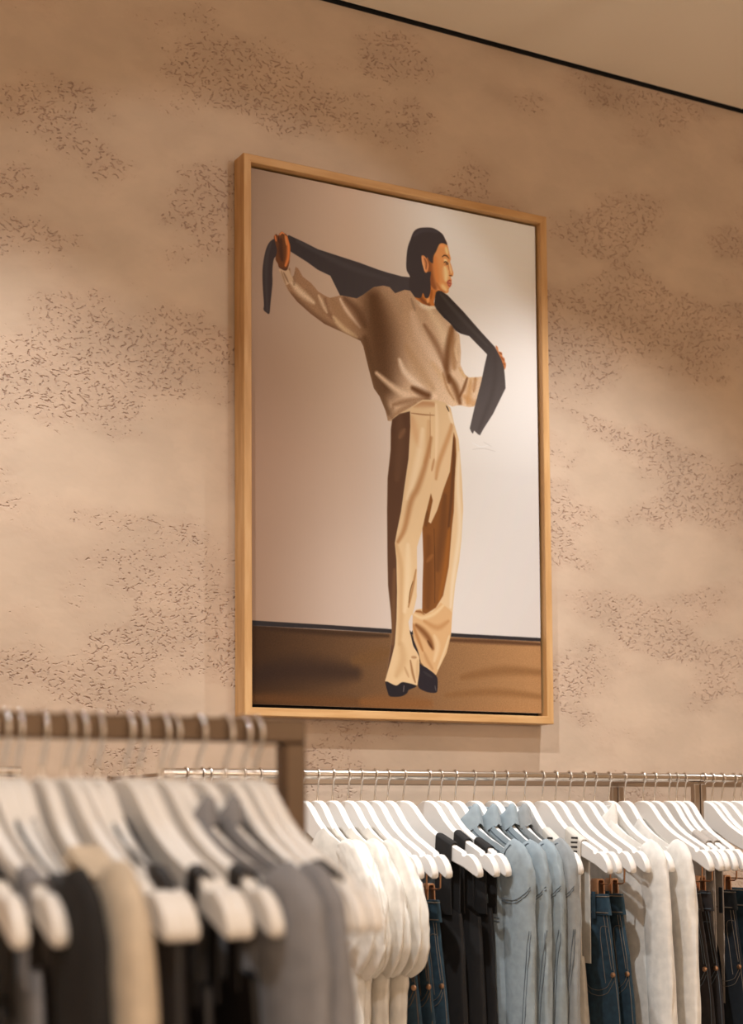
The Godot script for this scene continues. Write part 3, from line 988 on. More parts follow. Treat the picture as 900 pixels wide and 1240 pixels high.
func near_rack():
	var x0 := -0.55
	var x1 := 0.703
	var t = thing("clothes_rack", "bronze clothes rack with a square rail, out of focus close to the camera", "clothes rack", Vector3((x0 + x1) / 2, 0, NEAR_RAIL.z))
	var h := (x1 - x0) / 2
	var y := NEAR_RAIL.y
	obj("hanging_rail", box(Vector3(2 * h, 0.023, 0.023), Vector3(0, y, 0), 0.002), M.bronze, t)
	for s in [-1.0, 1.0]:
		var x: float = s * (h - 0.0115)
		obj("leg", box(Vector3(0.023, y - 0.0115, 0.023), Vector3(x, (y - 0.0115) / 2, 0), 0.002), M.bronze, t)
		obj("foot_bar", box(Vector3(0.023, 0.023, 0.5), Vector3(x, 0.0125, 0), 0.002), M.bronze, t)
	obj("brace", box(Vector3(2 * h - 0.046, 0.02, 0.02), Vector3(0, 0.16, 0), 0.002), M.bronze, t)

# ---------------------------------------------------------------- hangers
const TOP := [0.0, -0.047, 0.022, -0.0505, 0.038, -0.060, 0.055, -0.0765, 0.08, -0.096, 0.11, -0.1125, 0.15, -0.1285, 0.185, -0.1425, 0.2, -0.149]
func contour(u: float) -> float:
	var a := absf(u)
	return at_line(TOP, a) if a < 0.2 else -0.149 - (a - 0.2) * 0.55

func hanger_outline() -> PackedVector2Array:
	var half := [0.0, -0.047, 0.012, -0.0475, 0.024, -0.051, 0.036, -0.0585, 0.048, -0.070, 0.062, -0.083, 0.082, -0.0975, 0.11, -0.1125, 0.15, -0.1285, 0.176, -0.139, 0.1785, -0.1445, 0.183, -0.1455, 0.187, -0.1425, 0.196, -0.1435, 0.207, -0.150, 0.216, -0.160, 0.2215, -0.172, 0.221, -0.181, 0.215, -0.1835, 0.204, -0.179, 0.18, -0.1675, 0.15, -0.1575, 0.11, -0.145, 0.075, -0.131, 0.045, -0.114, 0.022, -0.103]
	var r := PackedVector2Array()
	for i in range(0, half.size(), 2): r.append(Vector2(half[i], half[i + 1]))
	r.append(Vector2(0, -0.0995))
	for i in range(half.size() - 2, 0, -2): r.append(Vector2(-half[i], half[i + 1]))
	return r

var hanger_mesh: ArrayMesh
var hook_mesh: Array = []
var clip_mesh: Array = []

func hook(bar: float, square: bool) -> ArrayMesh:
	var w := 0.0022 if square else 0.0016
	var r := bar + w + (0.004 if square else 0.0012)
	var cy := bar + w - r           # the wire rests on top of the rail
	var path := [Vector3(0, -0.06, 0), Vector3(0, -0.042, 0), Vector3(0, -0.034, 0.0005)]
	for k in 15:
		var a := deg_to_rad(-58.0 + k * 17.0)
		path.append(Vector3(0, cy + r * sin(a), r * cos(a)))
	var smooth := []
	for i in path.size() - 1:
		for k in 2:
			var b: Vector3 = path[maxi(i - 1, 0)]
			var e: Vector3 = path[mini(i + 2, path.size() - 1)]
			smooth.append(path[i].cubic_interpolate(path[i + 1], b, e, k / 2.0))
	smooth.append(path[path.size() - 1])
	return tube(smooth, w, 6)

# a white wooden hanger with a wire hook; with clips when it carries trousers
func hanger(at: Vector3, yaw: float, label: String, group: String, clips: bool, square := false) -> Node3D:
	if hanger_mesh == null:
		hanger_mesh = plate(hanger_outline(), 0.0125, 0.0022)
		hook_mesh = [hook(0.0088, false), hook(0.0115, true)]
		clip_mesh = [tube([Vector3(0, -0.168, -0.19), Vector3(0, -0.20, -0.188), Vector3(0, -0.203, -0.18), Vector3(0, -0.203, 0.18), Vector3(0, -0.20, 0.188), Vector3(0, -0.168, 0.19)], 0.0017, 6)]
		# a sprung clip: one bent strip over the bar, closed at its lower ends
		var u := PackedVector2Array([Vector2(-0.0075, 0.006), Vector2(-0.0052, 0.0095), Vector2(0.0052, 0.0095), Vector2(0.0075, 0.006), Vector2(0.0085, -0.02), Vector2(0.006, -0.046), Vector2(0.0036, -0.046), Vector2(0.0058, -0.02), Vector2(0.005, 0.004), Vector2(0.0036, 0.0062), Vector2(-0.0036, 0.0062), Vector2(-0.005, 0.004), Vector2(-0.0058, -0.02), Vector2(-0.0036, -0.046), Vector2(-0.006, -0.046), Vector2(-0.0085, -0.02)])
		clip_mesh.append(plate(u, 0.024, 0.0005))
	var t = thing("clip_hanger" if clips else "clothes_hanger", label, "hanger", at, yaw, group)
	obj("hanger_body", hanger_mesh, M.lacquer, t)
	obj("hook", hook_mesh[1 if square else 0], M.chrome, t)
	if clips:
		obj("clip_bar", clip_mesh[0], M.copper, t)
		for s in [-1.0, 1.0]:
			obj("clip", clip_mesh[1], M.copper, t).transform = Transform3D(Basis(Vector3.UP, PI / 2), Vector3(0, -0.203, s * 0.145))
	return t

# ---------------------------------------------------------------- garments (z runs along the hanger, +z towards the camera; x runs along the rail)
# the skin of a garment's trunk: u across, y down, side -1 (left face) or 1
func trunk_x(o: Dictionary, u: float, y: float, side: float) -> float:
	var top := trunk_top(o, u, side)
	var t := clampf((top - y) / (top + o.len), 0.0, 1.0)
	var w := trunk_w(o, t)
	var c := clampf(absf(u - o.lean * t) / w, 0.0, 1.0)
	var s := sqrt(maxf(0.0, 1.0 - pow(c, 2.6)))
	var thick := lerpf(o.t0, o.t1, t) * (1.0 - exp(-(top - y) / 0.025)) + 0.0078
	return side * thick * s + fold(o, u, y, side) * smoothstep(0.0, 0.12, t)

func trunk_w(o: Dictionary, t: float) -> float:
	return lerpf(o.w0, o.w1, pow(t, 0.7))

func fold(o: Dictionary, u: float, y: float, side: float) -> float:
	var k: float = o.fold
	return k * (wobble.get_noise_3d(u * o.get("fu", 9.0) + o.id * 13.7, y * 2.2, side * 3.0) * 1.0 + wobble.get_noise_3d(u * 21.0 + o.id * 5.1, y * 6.0, side * 7.0) * 0.4)

func trunk_top(o: Dictionary, u: float, side: float) -> float:
	var nk: float = o.neck
	var y := contour(maxf(absf(u), nk)) + 0.0045
	if absf(u) < nk: y -= (o.dip if side < 0.0 else o.dip * 0.35) * (1.0 - pow(u / nk, 2))
	return y

func trunk(o: Dictionary) -> ArrayMesh:
	var n := 48
	var rows := 36
	var rings := []
	for j in rows + 1:
		var t := pow(float(j) / rows, 1.5)
		var r := PackedVector3Array()
		for i in n:
			var a := TAU * (i + 0.5) / n
			var c := cos(a)
			var s := sin(a)
			var cu := signf(c) * pow(absf(c), 0.62)
			var w := trunk_w(o, t)
			var side := signf(s)
			var u: float = cu * w * 0.9999
			var top := trunk_top(o, u, side)
			var y := lerpf(top, -o.len, t)
			u += o.lean * t
			r.append(Vector3(trunk_x(o, u, y, side), y, u))
		rings.append(r)
	return skin(rings)

func ribbon(path: PackedVector3Array, across: PackedVector3Array, thick: float) -> ArrayMesh:   # a strap: a flat band along a path
	var rings := []
	for i in path.size():
		var d := (path[mini(i + 1, path.size() - 1)] - path[maxi(i - 1, 0)]).normalized()
		var n := d.cross(across[i]).normalized() * thick / 2.0
		var w := across[i]
		var r := PackedVector3Array()
		for k in [[-1.0, -0.7], [-0.94, -1.0], [0.0, -1.0], [0.94, -1.0], [1.0, -0.7], [1.0, 0.7], [0.94, 1.0], [0.0, 1.0], [-0.94, 1.0], [-1.0, 0.7]]: r.append(path[i] + w * k[0] + n * k[1])
		rings.append(r)
	return skin(rings, true, true, true)

# a tube of cloth along a path: rz and rx are its half widths, keyed 0..1; wrinkles grow where asked
func tube_of(path: PackedVector2Array, x0: float, rz: Array, rx: Array, id: float, crease: float, along := 3.0) -> Dictionary:
	return {"pleat": 0.0, "path": path, "x0": x0, "rz": rz, "rx": rx, "id": id, "crease": crease, "along": along}

func tube_at(s: Dictionary, t: float, a: float, out := 0.0) -> Vector3:
	var path: PackedVector2Array = s.path
	var p := sample(path, t)
	var d := (sample(path, minf(t + 0.02, 1.0)) - sample(path, maxf(t - 0.02, 0.0))).normalized()
	var nrm := Vector2(-d.y, d.x)
	if nrm.x < 0.0: nrm = -nrm
	var f: float = 1.0 + s.crease * (wobble.get_noise_3d(cos(a) * 1.5 + s.id * 9.0, sin(a) * 1.5, t * s.along) * 0.9 + wobble.get_noise_3d(cos(a) * 3.4 + s.id * 3.0, sin(a) * 3.4, t * s.along * 2.2) * 0.5)
	if s.pleat > 0.0: f += s.pleat * cos(a * 9.0 + s.id) * smoothstep(0.3, 0.9, t) + s.pleat * 0.5 * cos(a * 7.0) * (1.0 - smoothstep(0.0, 0.3, t))
	var z: Vector2 = nrm * cos(a) * (at_line(s.rz, t) * f + out)
	return Vector3(s.x0 + sin(a) * (at_line(s.rx, t) * f + out), p.y + z.y, p.x + z.x)

func sleeve_of(s: Dictionary, end_cap := false, n := 26, rows := 40) -> ArrayMesh:
	var rings := []
	for j in rows + 1:
		var r := PackedVector3Array()
		for i in n: r.append(tube_at(s, float(j) / rows, TAU * i / n))
		rings.append(r)
	return skin(rings, true, true, end_cap)

func sleeve(path: PackedVector2Array, x0: float, rz: Array, rx: Array, id: float, crease: float, along := 3.0) -> ArrayMesh:
	return sleeve_of(tube_of(path, x0, rz, rx, id, crease, along))

# thread lying on a sleeve or leg: points of (place along 0..1, angle in degrees)
func tube_stitch(s: Dictionary, l: Array, r := 0.0007) -> ArrayMesh:
	var path := []
	for v in rounded(l, 8, false): path.append(tube_at(s, v.x, deg_to_rad(v.y), r * 0.5))
	return tube(path, r, 5)

func sample(p: PackedVector2Array, t: float) -> Vector2:
	var k := t * (p.size() - 1)
	var i := mini(int(k), p.size() - 2)
	return p[i].cubic_interpolate(p[i + 1], p[maxi(i - 1, 0)], p[mini(i + 2, p.size() - 1)], k - i)

# a row of thread on the trunk, through points u, y
func stitch(o: Dictionary, l: Array, side: float, r := 0.0007) -> ArrayMesh:
	var pts := rounded(l, 6, false)
	var path := []
	for p in pts: path.append(Vector3(trunk_x(o, p.x, p.y, side) + side * 0.0012, p.y, p.x))
	return tube(path, r, 5)

# a flat piece lying on the trunk (a pocket flap, a placket)
func patch(o: Dictionary, l: Array, side: float, thick: float) -> ArrayMesh:
	var p := rounded(l, 1)
	var fine := PackedVector2Array()
	for i in p.size():
		for k in 5: fine.append(p[i].lerp(p[(i + 1) % p.size()], k / 5.0))
	var mid := Vector2.ZERO
	for v in fine: mid += v
	mid /= fine.size()
	var rings := []
	for k in [[1.0, 0.0], [1.0, 0.6], [0.97, 1.0], [0.5, 1.0], [0.02, 1.0]]:
		var r := PackedVector3Array()
		for v in fine:
			var q: Vector2 = mid + (v - mid) * k[0]
			r.append(Vector3(trunk_x(o, q.x, q.y, side) + side * thick * k[1], q.y, q.x))
		rings.append(r)
	return skin(rings)

func collar(o: Dictionary, height: float, flare: float, nr: float, id: float) -> ArrayMesh:   # a turned-down collar round the neck of the hanger
	var n := 40
	var rings := []
	var prof := [[0.0, 0.0], [0.15, 0.55], [0.35, 0.95], [0.6, 1.0], [0.85, 0.85], [1.05, 0.35], [1.25, -0.25], [1.32, -0.32], [1.2, -0.22], [0.95, 0.3], [0.7, 0.75], [0.45, 0.78]]
	for k in prof:
		var r := PackedVector3Array()
		for i in n:
			var a := TAU * i / n
			var c := cos(a)
			var s := sin(a)
			var u: float = c * (nr + flare * k[0])
			var base: float = contour(nr) - 0.006 - (o.dip * 0.5 * maxf(0.0, -s) + 0.006 * absf(s))
			var y: float = base + height * k[1] * (1.0 - 0.35 * maxf(0.0, -s)) + 0.004 * wobble.get_noise_2d(i * 0.3 + id * 7.0, k[0] * 2.0)
			var x: float = s * (0.019 + flare * k[0] * 0.45)
			r.append(Vector3(x, y, u))
		rings.append(r)
	return skin(rings)

func garment(called: String, label: String, category: String, at: Vector3, yaw: float, group := "") -> Node3D:
	return thing(called, label, category, at, yaw, group)

var ids := 0.0
func shape(w0: float, w1: float, length: float, t0: float, t1: float, folds: float, neck := 0.07, dip := 0.05) -> Dictionary:
	ids += 1.0
	return {"w0": w0, "w1": w1, "len": length, "t0": t0, "t1": t1, "fold": folds, "neck": neck, "dip": dip, "lean": 0.0, "id": ids}

func denim_jacket(at: Vector3, yaw: float, m: Material, label: String):
	var t = garment("denim_jacket", label, "jacket", at, yaw, "pale denim jackets")
	var o := shape(0.198, 0.205, 0.70, 0.012, 0.016, 0.007, 0.058, 0.045)
	obj("jacket_body", trunk(o), m, t)
	obj("collar", collar(o, 0.030, 0.024, 0.056, o.id), m, t)
	for s in [-1.0, 1.0]:
		var p := PackedVector2Array([Vector2(s * 0.168, -0.142), Vector2(s * 0.196, -0.160), Vector2(s * 0.208, -0.205), Vector2(s * 0.210, -0.30), Vector2(s * 0.212, -0.45), Vector2(s * 0.214, -0.66)])
		var q := tube_of(p, 0.002, [0.0, 0.010, 0.10, 0.034, 0.22, 0.047, 0.5, 0.046, 0.75, 0.043, 1.0, 0.036], [0.0, 0.009, 0.08, 0.0125, 0.2, 0.016, 0.4, 0.019, 1.0, 0.017], o.id + s * 0.3, 0.22)
		var sl = obj("sleeve", sleeve_of(q), m, t)
		obj("cuff", sleeve(PackedVector2Array([Vector2(s * 0.214, -0.645), Vector2(s * 0.214, -0.66), Vector2(s * 0.214, -0.68), Vector2(s * 0.214, -0.70)]), 0.002, [0.0, 0.039, 1.0, 0.039], [0.0, 0.0195, 1.0, 0.0195], o.id, 0.03), m, sl)
		for k in 2:
			obj("armhole_stitching", tube_stitch(q, [0.10 + k * 0.008, 205.0, 0.105 + k * 0.008, 240.0, 0.11 + k * 0.008, 270.0, 0.12 + k * 0.008, 300.0, 0.13 + k * 0.008, 330.0], 0.0006), M.thread_dark, sl)
			obj("yoke_seam_stitching", tube_stitch(q, [0.40 + k * 0.012, 350.0, 0.43 + k * 0.012, 320.0, 0.45 + k * 0.012, 290.0, 0.45 + k * 0.012, 262.0, 0.44 + k * 0.012, 225.0], 0.0007), M.thread_dark, sl)
			obj("sleeve_stitching", tube_stitch(q, [0.56, 340.0 + k * 9.0, 0.66, 325.0 + k * 9.0, 0.78, 308.0 + k * 9.0, 0.9, 296.0 + k * 9.0], 0.0007), M.thread_dark, sl)
		for side in [-1.0, 1.0]:
			for k in 2:
				var d: float = k * 0.0055
				obj("shoulder_stitching", stitch(o, [s * 0.062, -0.089 - d, s * 0.10, -0.112 - d, s * 0.14, -0.1295 - d, s * 0.165, -0.1395 - d], side, 0.0006), M.thread_dark, t)
	var side := -1.0
	obj("placket", patch(o, [-0.016, -0.15, 0.016, -0.15, 0.016, -0.69, -0.016, -0.69], side, 0.003), m, t)
	for s in [-1.0, 1.0]:
		for k in 2: obj("yoke_stitching", stitch(o, [s * 0.02, -0.246 - k * 0.006, s * 0.09, -0.252 - k * 0.006, s * 0.168, -0.258 - k * 0.006], side), M.thread_dark, t)
		obj("pocket_flap", patch(o, [s * 0.055, -0.262, s * 0.145, -0.266, s * 0.145, -0.298, s * 0.10, -0.312, s * 0.055, -0.296], side, 0.0035), m, t)
		obj("flap_stitching", stitch(o, [s * 0.059, -0.268, s * 0.059, -0.293, s * 0.10, -0.307, s * 0.141, -0.295, s * 0.141, -0.27], side, 0.0009), M.thread_pale, t).position.x = side * 0.004
		obj("button", stud(0.0065), M.copper, t).transform = Transform3D(Basis(Vector3.BACK, PI / 2 * -side), Vector3(trunk_x(o, s * 0.10, -0.30, side) + side * 0.0045, -0.30, s * 0.10))
		obj("seam_stitching", stitch(o, [s * 0.05, -0.32, s * 0.045, -0.5, s * 0.03, -0.68], side), M.thread_dark, t)
	obj("waistband", band(o, -0.655, -0.695, 0.003), m, t)

func stud(r: float) -> ArrayMesh:
	return lathe([Vector2(0, 0.003), Vector2(r * 0.5, 0.0028), Vector2(r * 0.9, 0.0018), Vector2(r, 0.0005), Vector2(r, -0.001)], 12)

func band(o: Dictionary, y0: float, y1: float, out: float) -> ArrayMesh:   # a band standing proud round the trunk
	var rings := []
	var n := 44
	for k in [[0.0, 0.0], [0.04, 1.0], [0.5, 1.0], [0.96, 1.0], [1.0, 0.0]]:
		var r := PackedVector3Array()
		var y: float = lerpf(y0, y1, k[0])
		for i in n:
			var a := TAU * (i + 0.5) / n
			var cu := signf(cos(a)) * pow(absf(cos(a)), 0.62)
			var side := signf(sin(a))
			var u0: float = cu * trunk_w(o, 0.97)
			var x := trunk_x(o, u0 * 0.995 + o.lean, y, side)
			r.append(Vector3(x + signf(x) * out * k[1], y, u0 * (1.0 + 0.012 * k[1]) + o.lean))
		rings.append(r)
	return skin(rings)

# jeans hung by the waistband from two clips
func jeans(at: Vector3, yaw: float, m: Material, thread: Material, label: String, group: String, half := 0.178):
	var t = garment("jeans", label, "jeans", at, yaw, group)
	ids += 1.0
	var top := -0.222
	var wb := []
	for k in [[0.0, 0.6], [0.03, 1.0], [0.97, 1.05], [1.0, 0.7]]:
		var r := PackedVector3Array()
		for i in 40:
			var a := TAU * i / 40
			var u: float = signf(cos(a)) * pow(absf(cos(a)), 0.6) * half * (1.0 + 0.05 * k[0] + 0.01 * k[1])
			r.append(Vector3(signf(sin(a)) * pow(absf(sin(a)), 0.8) * (0.0115 + 0.002 * k[1]) + 0.002 * wobble.get_noise_2d(u * 8.0, ids * 4.0), top - 0.038 * k[0], u))
		wb.append(r)
	obj("waistband", skin(wb, true, true, true), m, t)
	for s in [-1.0, 1.0]:
		var p := PackedVector2Array()
		for k in [[0.0, 0.088], [-0.163, 0.108], [-0.327, 0.114], [-0.49, 0.112], [-0.65, 0.110], [-0.82, 0.110], [-0.98, 0.112]]: p.append(Vector2(s * k[1] * half / 0.178, top - 0.034 + k[0]))
		var q := tube_of(p, 0.0, [0.0, half * 0.51, 0.2, half * 0.59, 0.4, half * 0.60, 1.0, half * 0.58], [0.0, 0.0115, 0.12, 0.0145, 0.4, 0.0165, 1.0, 0.0155], ids + s * 0.4, 0.06, 4.0)
		var leg = obj("trouser_leg", sleeve_of(q), m, t)
		# on the face that looks left (270 degrees): the curved pocket, its rivet, the coin pocket and the side seam
		var out := 360.0 if s > 0.0 else 180.0
		var g := func(d: float) -> float: return out - d if s > 0.0 else out + d
		for k in 2:
			obj("pocket_stitching", tube_stitch(q, [0.128 + k * 0.009, g.call(16.0), 0.146 + k * 0.009, g.call(38.0), 0.150 + k * 0.009, g.call(62.0), 0.135 + k * 0.008, g.call(80.0), 0.07, g.call(93.0 + k * 3.0), 0.006, g.call(97.0 + k * 3.0)], 0.0006), thread, leg)
			obj("side_stitching", tube_stitch(q, [0.006, g.call(17.0 + k * 10.0), 0.06, g.call(15.0 + k * 10.0), 0.12, g.call(12.0 + k * 8.0)], 0.0006), thread, leg)
		obj("side_seam_stitching", tube_stitch(q, [0.12, g.call(11.0), 0.3, g.call(13.0), 0.6, g.call(14.0), 0.98, g.call(14.0)], 0.0006), thread, leg)
		obj("coin_pocket_stitching", tube_stitch(q, [0.05, g.call(19.0), 0.052, g.call(40.0), 0.10, g.call(42.0), 0.14, g.call(41.0)], 0.0006), thread, leg)
		for e in [[0.128, 18.0], [0.012, 94.0]]:
			obj("rivet", stud(0.005), M.copper, leg).transform = Transform3D(Basis(Vector3.BACK, PI / 2) * Basis(Vector3.RIGHT, s * deg_to_rad(0.35 * (90.0 - e[1]))), tube_at(q, e[0], deg_to_rad(g.call(e[1])), 0.001))
		for u in [0.86, 0.28]:
			obj("belt_loop", box(Vector3(0.003, 0.05, 0.011), Vector3(-0.0145, top - 0.02, s * half * u), 0.001), m, t)
	obj("waist_stitching", loop_line(half * 1.045, 0.0142, top - 0.0335), thread, t)
	obj("waist_stitching", loop_line(half * 1.012, 0.0142, top - 0.004), thread, t)
	obj("waist_button", stud(0.0085), M.copper, t).transform = Transform3D(Basis(Vector3.BACK, PI / 2), Vector3(-0.0145, top - 0.018, 0.012))

func loop_line(hz: float, hx: float, y: float) -> ArrayMesh:
	var path := []
	for i in 41:
		var a := TAU * i / 40
		path.append(Vector3(signf(sin(a)) * pow(absf(sin(a)), 0.8) * hx, y, signf(cos(a)) * pow(absf(cos(a)), 0.6) * hz))
	return tube(path, 0.0011, 5)

# a soft knitted or woven top with long sleeves and a rolled neck
func jumper(called: String, at: Vector3, yaw: float, m: Material, label: String, category: String, group: String, roll: float, w := 0.19, drop := 0.62):
	var t = garment(called, label, category, at, yaw, group)
	var o := shape(w, w + 0.02, drop, 0.012, 0.015, 0.007, 0.062, 0.05)
	obj("body_cloth", trunk(o), m, t)
	if roll > 0.0: obj("neck_band", collar(o, roll, 0.014, 0.058, o.id), m, t)
	for s in [-1.0, 1.0]:
		var p := PackedVector2Array([Vector2(s * (w - 0.022), -0.144), Vector2(s * (w + 0.006), -0.163), Vector2(s * (w + 0.018), -0.21), Vector2(s * (w + 0.026), -0.33), Vector2(s * (w + 0.034), -0.48), Vector2(s * (w + 0.04), -0.66)])
		var sl = obj("sleeve", sleeve(p, 0.003, [0.0, 0.012, 0.10, 0.032, 0.25, 0.043, 0.6, 0.042, 1.0, 0.036], [0.0, 0.010, 0.08, 0.0125, 0.2, 0.015, 0.4, 0.017, 1.0, 0.015], o.id + s * 0.3, 0.19), m, t)
		obj("cuff", sleeve(PackedVector2Array([Vector2(s * (w + 0.04), -0.645), Vector2(s * (w + 0.041), -0.66), Vector2(s * (w + 0.042), -0.69), Vector2(s * (w + 0.042), -0.72)]), 0.003, [0.0, 0.036, 1.0, 0.03], [0.0, 0.017, 1.0, 0.016], o.id, 0.04), m, sl)

# a satin blouse with puffed sleeves gathered into a cuff
func blouse(at: Vector3, yaw: float, label: String, group: String):
	var t = garment("satin_blouse", label, "blouse", at, yaw, group)
	var o := shape(0.178, 0.2, 0.66, 0.010, 0.014, 0.006, 0.075, 0.06)
	obj("body_cloth", trunk(o), M.satin, t)
	for s in [-1.0, 1.0]:
		var p := PackedVector2Array([Vector2(s * 0.13, -0.130), Vector2(s * 0.165, -0.150), Vector2(s * 0.192, -0.195), Vector2(s * 0.205, -0.24), Vector2(s * 0.200, -0.29), Vector2(s * 0.172, -0.325)])
		var q := tube_of(p, 0.002, [0.0, 0.014, 0.2, 0.034, 0.5, 0.058, 0.75, 0.066, 0.92, 0.045, 1.0, 0.022], [0.0, 0.01, 0.2, 0.016, 0.55, 0.021, 0.8, 0.021, 1.0, 0.012], o.id + s * 0.3, 0.16, 4.0)
		q.pleat = 0.11
		obj("puff_sleeve", sleeve_of(q, false, 60, 44), M.satin, t)
		obj("gathered_cuff", sleeve(PackedVector2Array([Vector2(s * 0.180, -0.312), Vector2(s * 0.170, -0.33), Vector2(s * 0.164, -0.39), Vector2(s * 0.162, -0.50), Vector2(s * 0.162, -0.64)]), 0.002, [0.0, 0.02, 0.1, 0.022, 0.3, 0.034, 1.0, 0.036], [0.0, 0.011, 0.3, 0.015, 1.0, 0.015], o.id + s * 0.7, 0.22, 3.0), M.satin, t)

# a top held by two straps looped over the hanger
func strap_top(called: String, at: Vector3, yaw: float, m: Material, label: String, category: String, group: String, u0: float, width: float, top: float, w: float, length: float, slots := false):
	var t = garment(called, label, category, at, yaw, group)
	var o := shape(w * 0.86, w, length, 0.012, 0.016, 0.006, 0.0, 0.0)
	o["cut"] = top
	var rings := []
	var n := 40
	for j in 31:
		var k := pow(j / 30.0, 1.4)
		var r := PackedVector3Array()
		for i in n:
			var a := TAU * (i + 0.5) / n
			var cu := signf(cos(a)) * pow(absf(cos(a)), 0.62)
			var ww := lerpf(w * 0.86, w, pow(k, 0.6))
			var u := cu * ww
			var y0 := top - 0.05 * pow(1.0 - clampf(absf(absf(u) - u0) / 0.1, 0.0, 1.0), 1.0) * -1.0 - 0.05
			var y := lerpf(y0, -length, k)
			var side := signf(sin(a))
			var x := side * (lerpf(0.006, 0.014, minf(1.0, k * 2.0)) * sqrt(maxf(0.0, 1.0 - pow(absf(cu), 3.0))) + 0.002) + fold(o, u, y, side) * smoothstep(0.0, 0.2, k)
			r.append(Vector3(x, y, u))
		rings.append(r)
	obj("body_cloth", skin(rings), m, t)
	for s in [-1.0, 1.0]:
		var path := PackedVector3Array()
		var across := PackedVector3Array()
		var c0 := contour(u0)
		for k in [[-0.010, top - 0.02], [-0.011, lerpf(top, c0, 0.5)], [-0.0095, c0 - 0.012], [-0.0082, c0], [-0.005, c0 + 0.0035], [0.0, c0 + 0.0042], [0.005, c0 + 0.0035], [0.0082, c0], [0.0095, c0 - 0.012], [0.011, lerpf(top, c0, 0.5)], [0.010, top - 0.02]]:
			path.append(Vector3(k[0], k[1], s * u0))
			var slope := (contour(u0 + 0.02) - contour(u0 - 0.02)) / 0.04
			var near_top := clampf((k[1] - c0 + 0.03) / 0.03, 0.0, 1.0)
			across.append(Vector3(0, slope * near_top * width / 2.0, width / 2.0) * Vector3(1, 1, s) if s > 0 else Vector3(0, -slope * near_top * width / 2.0, width / 2.0))
		var fine_p := PackedVector3Array()
		var fine_a := PackedVector3Array()
		for i in path.size() - 1:
			for k in 4:
				fine_p.append(path[i].lerp(path[i + 1], k / 4.0))
				fine_a.append(across[i].lerp(across[i + 1], k / 4.0))
		fine_p.append(path[path.size() - 1])
		fine_a.append(across[across.size() - 1])
		var b = obj("strap", ribbon(fine_p, fine_a, 0.0022), m, t)
		if slots:   # dark bars laid on the strap in place of its open slots
			for k in 24:
				var y := c0 - 0.004 - k * 0.0085
				if y < top - 0.02: break
				obj("ladder_bar", box(Vector3(0.0012, 0.0036, width * 0.42), Vector3(at_line([0.0, -0.0094, 0.02, -0.0108, 0.06, -0.0122, 0.2, -0.0118], c0 - y) , y, s * (u0 + width * 0.12)), 0.0003), M.slot, b)
	return t

# ---------------------------------------------------------------- what hangs where
func clothes():
	far_clothes()
	near_clothes()

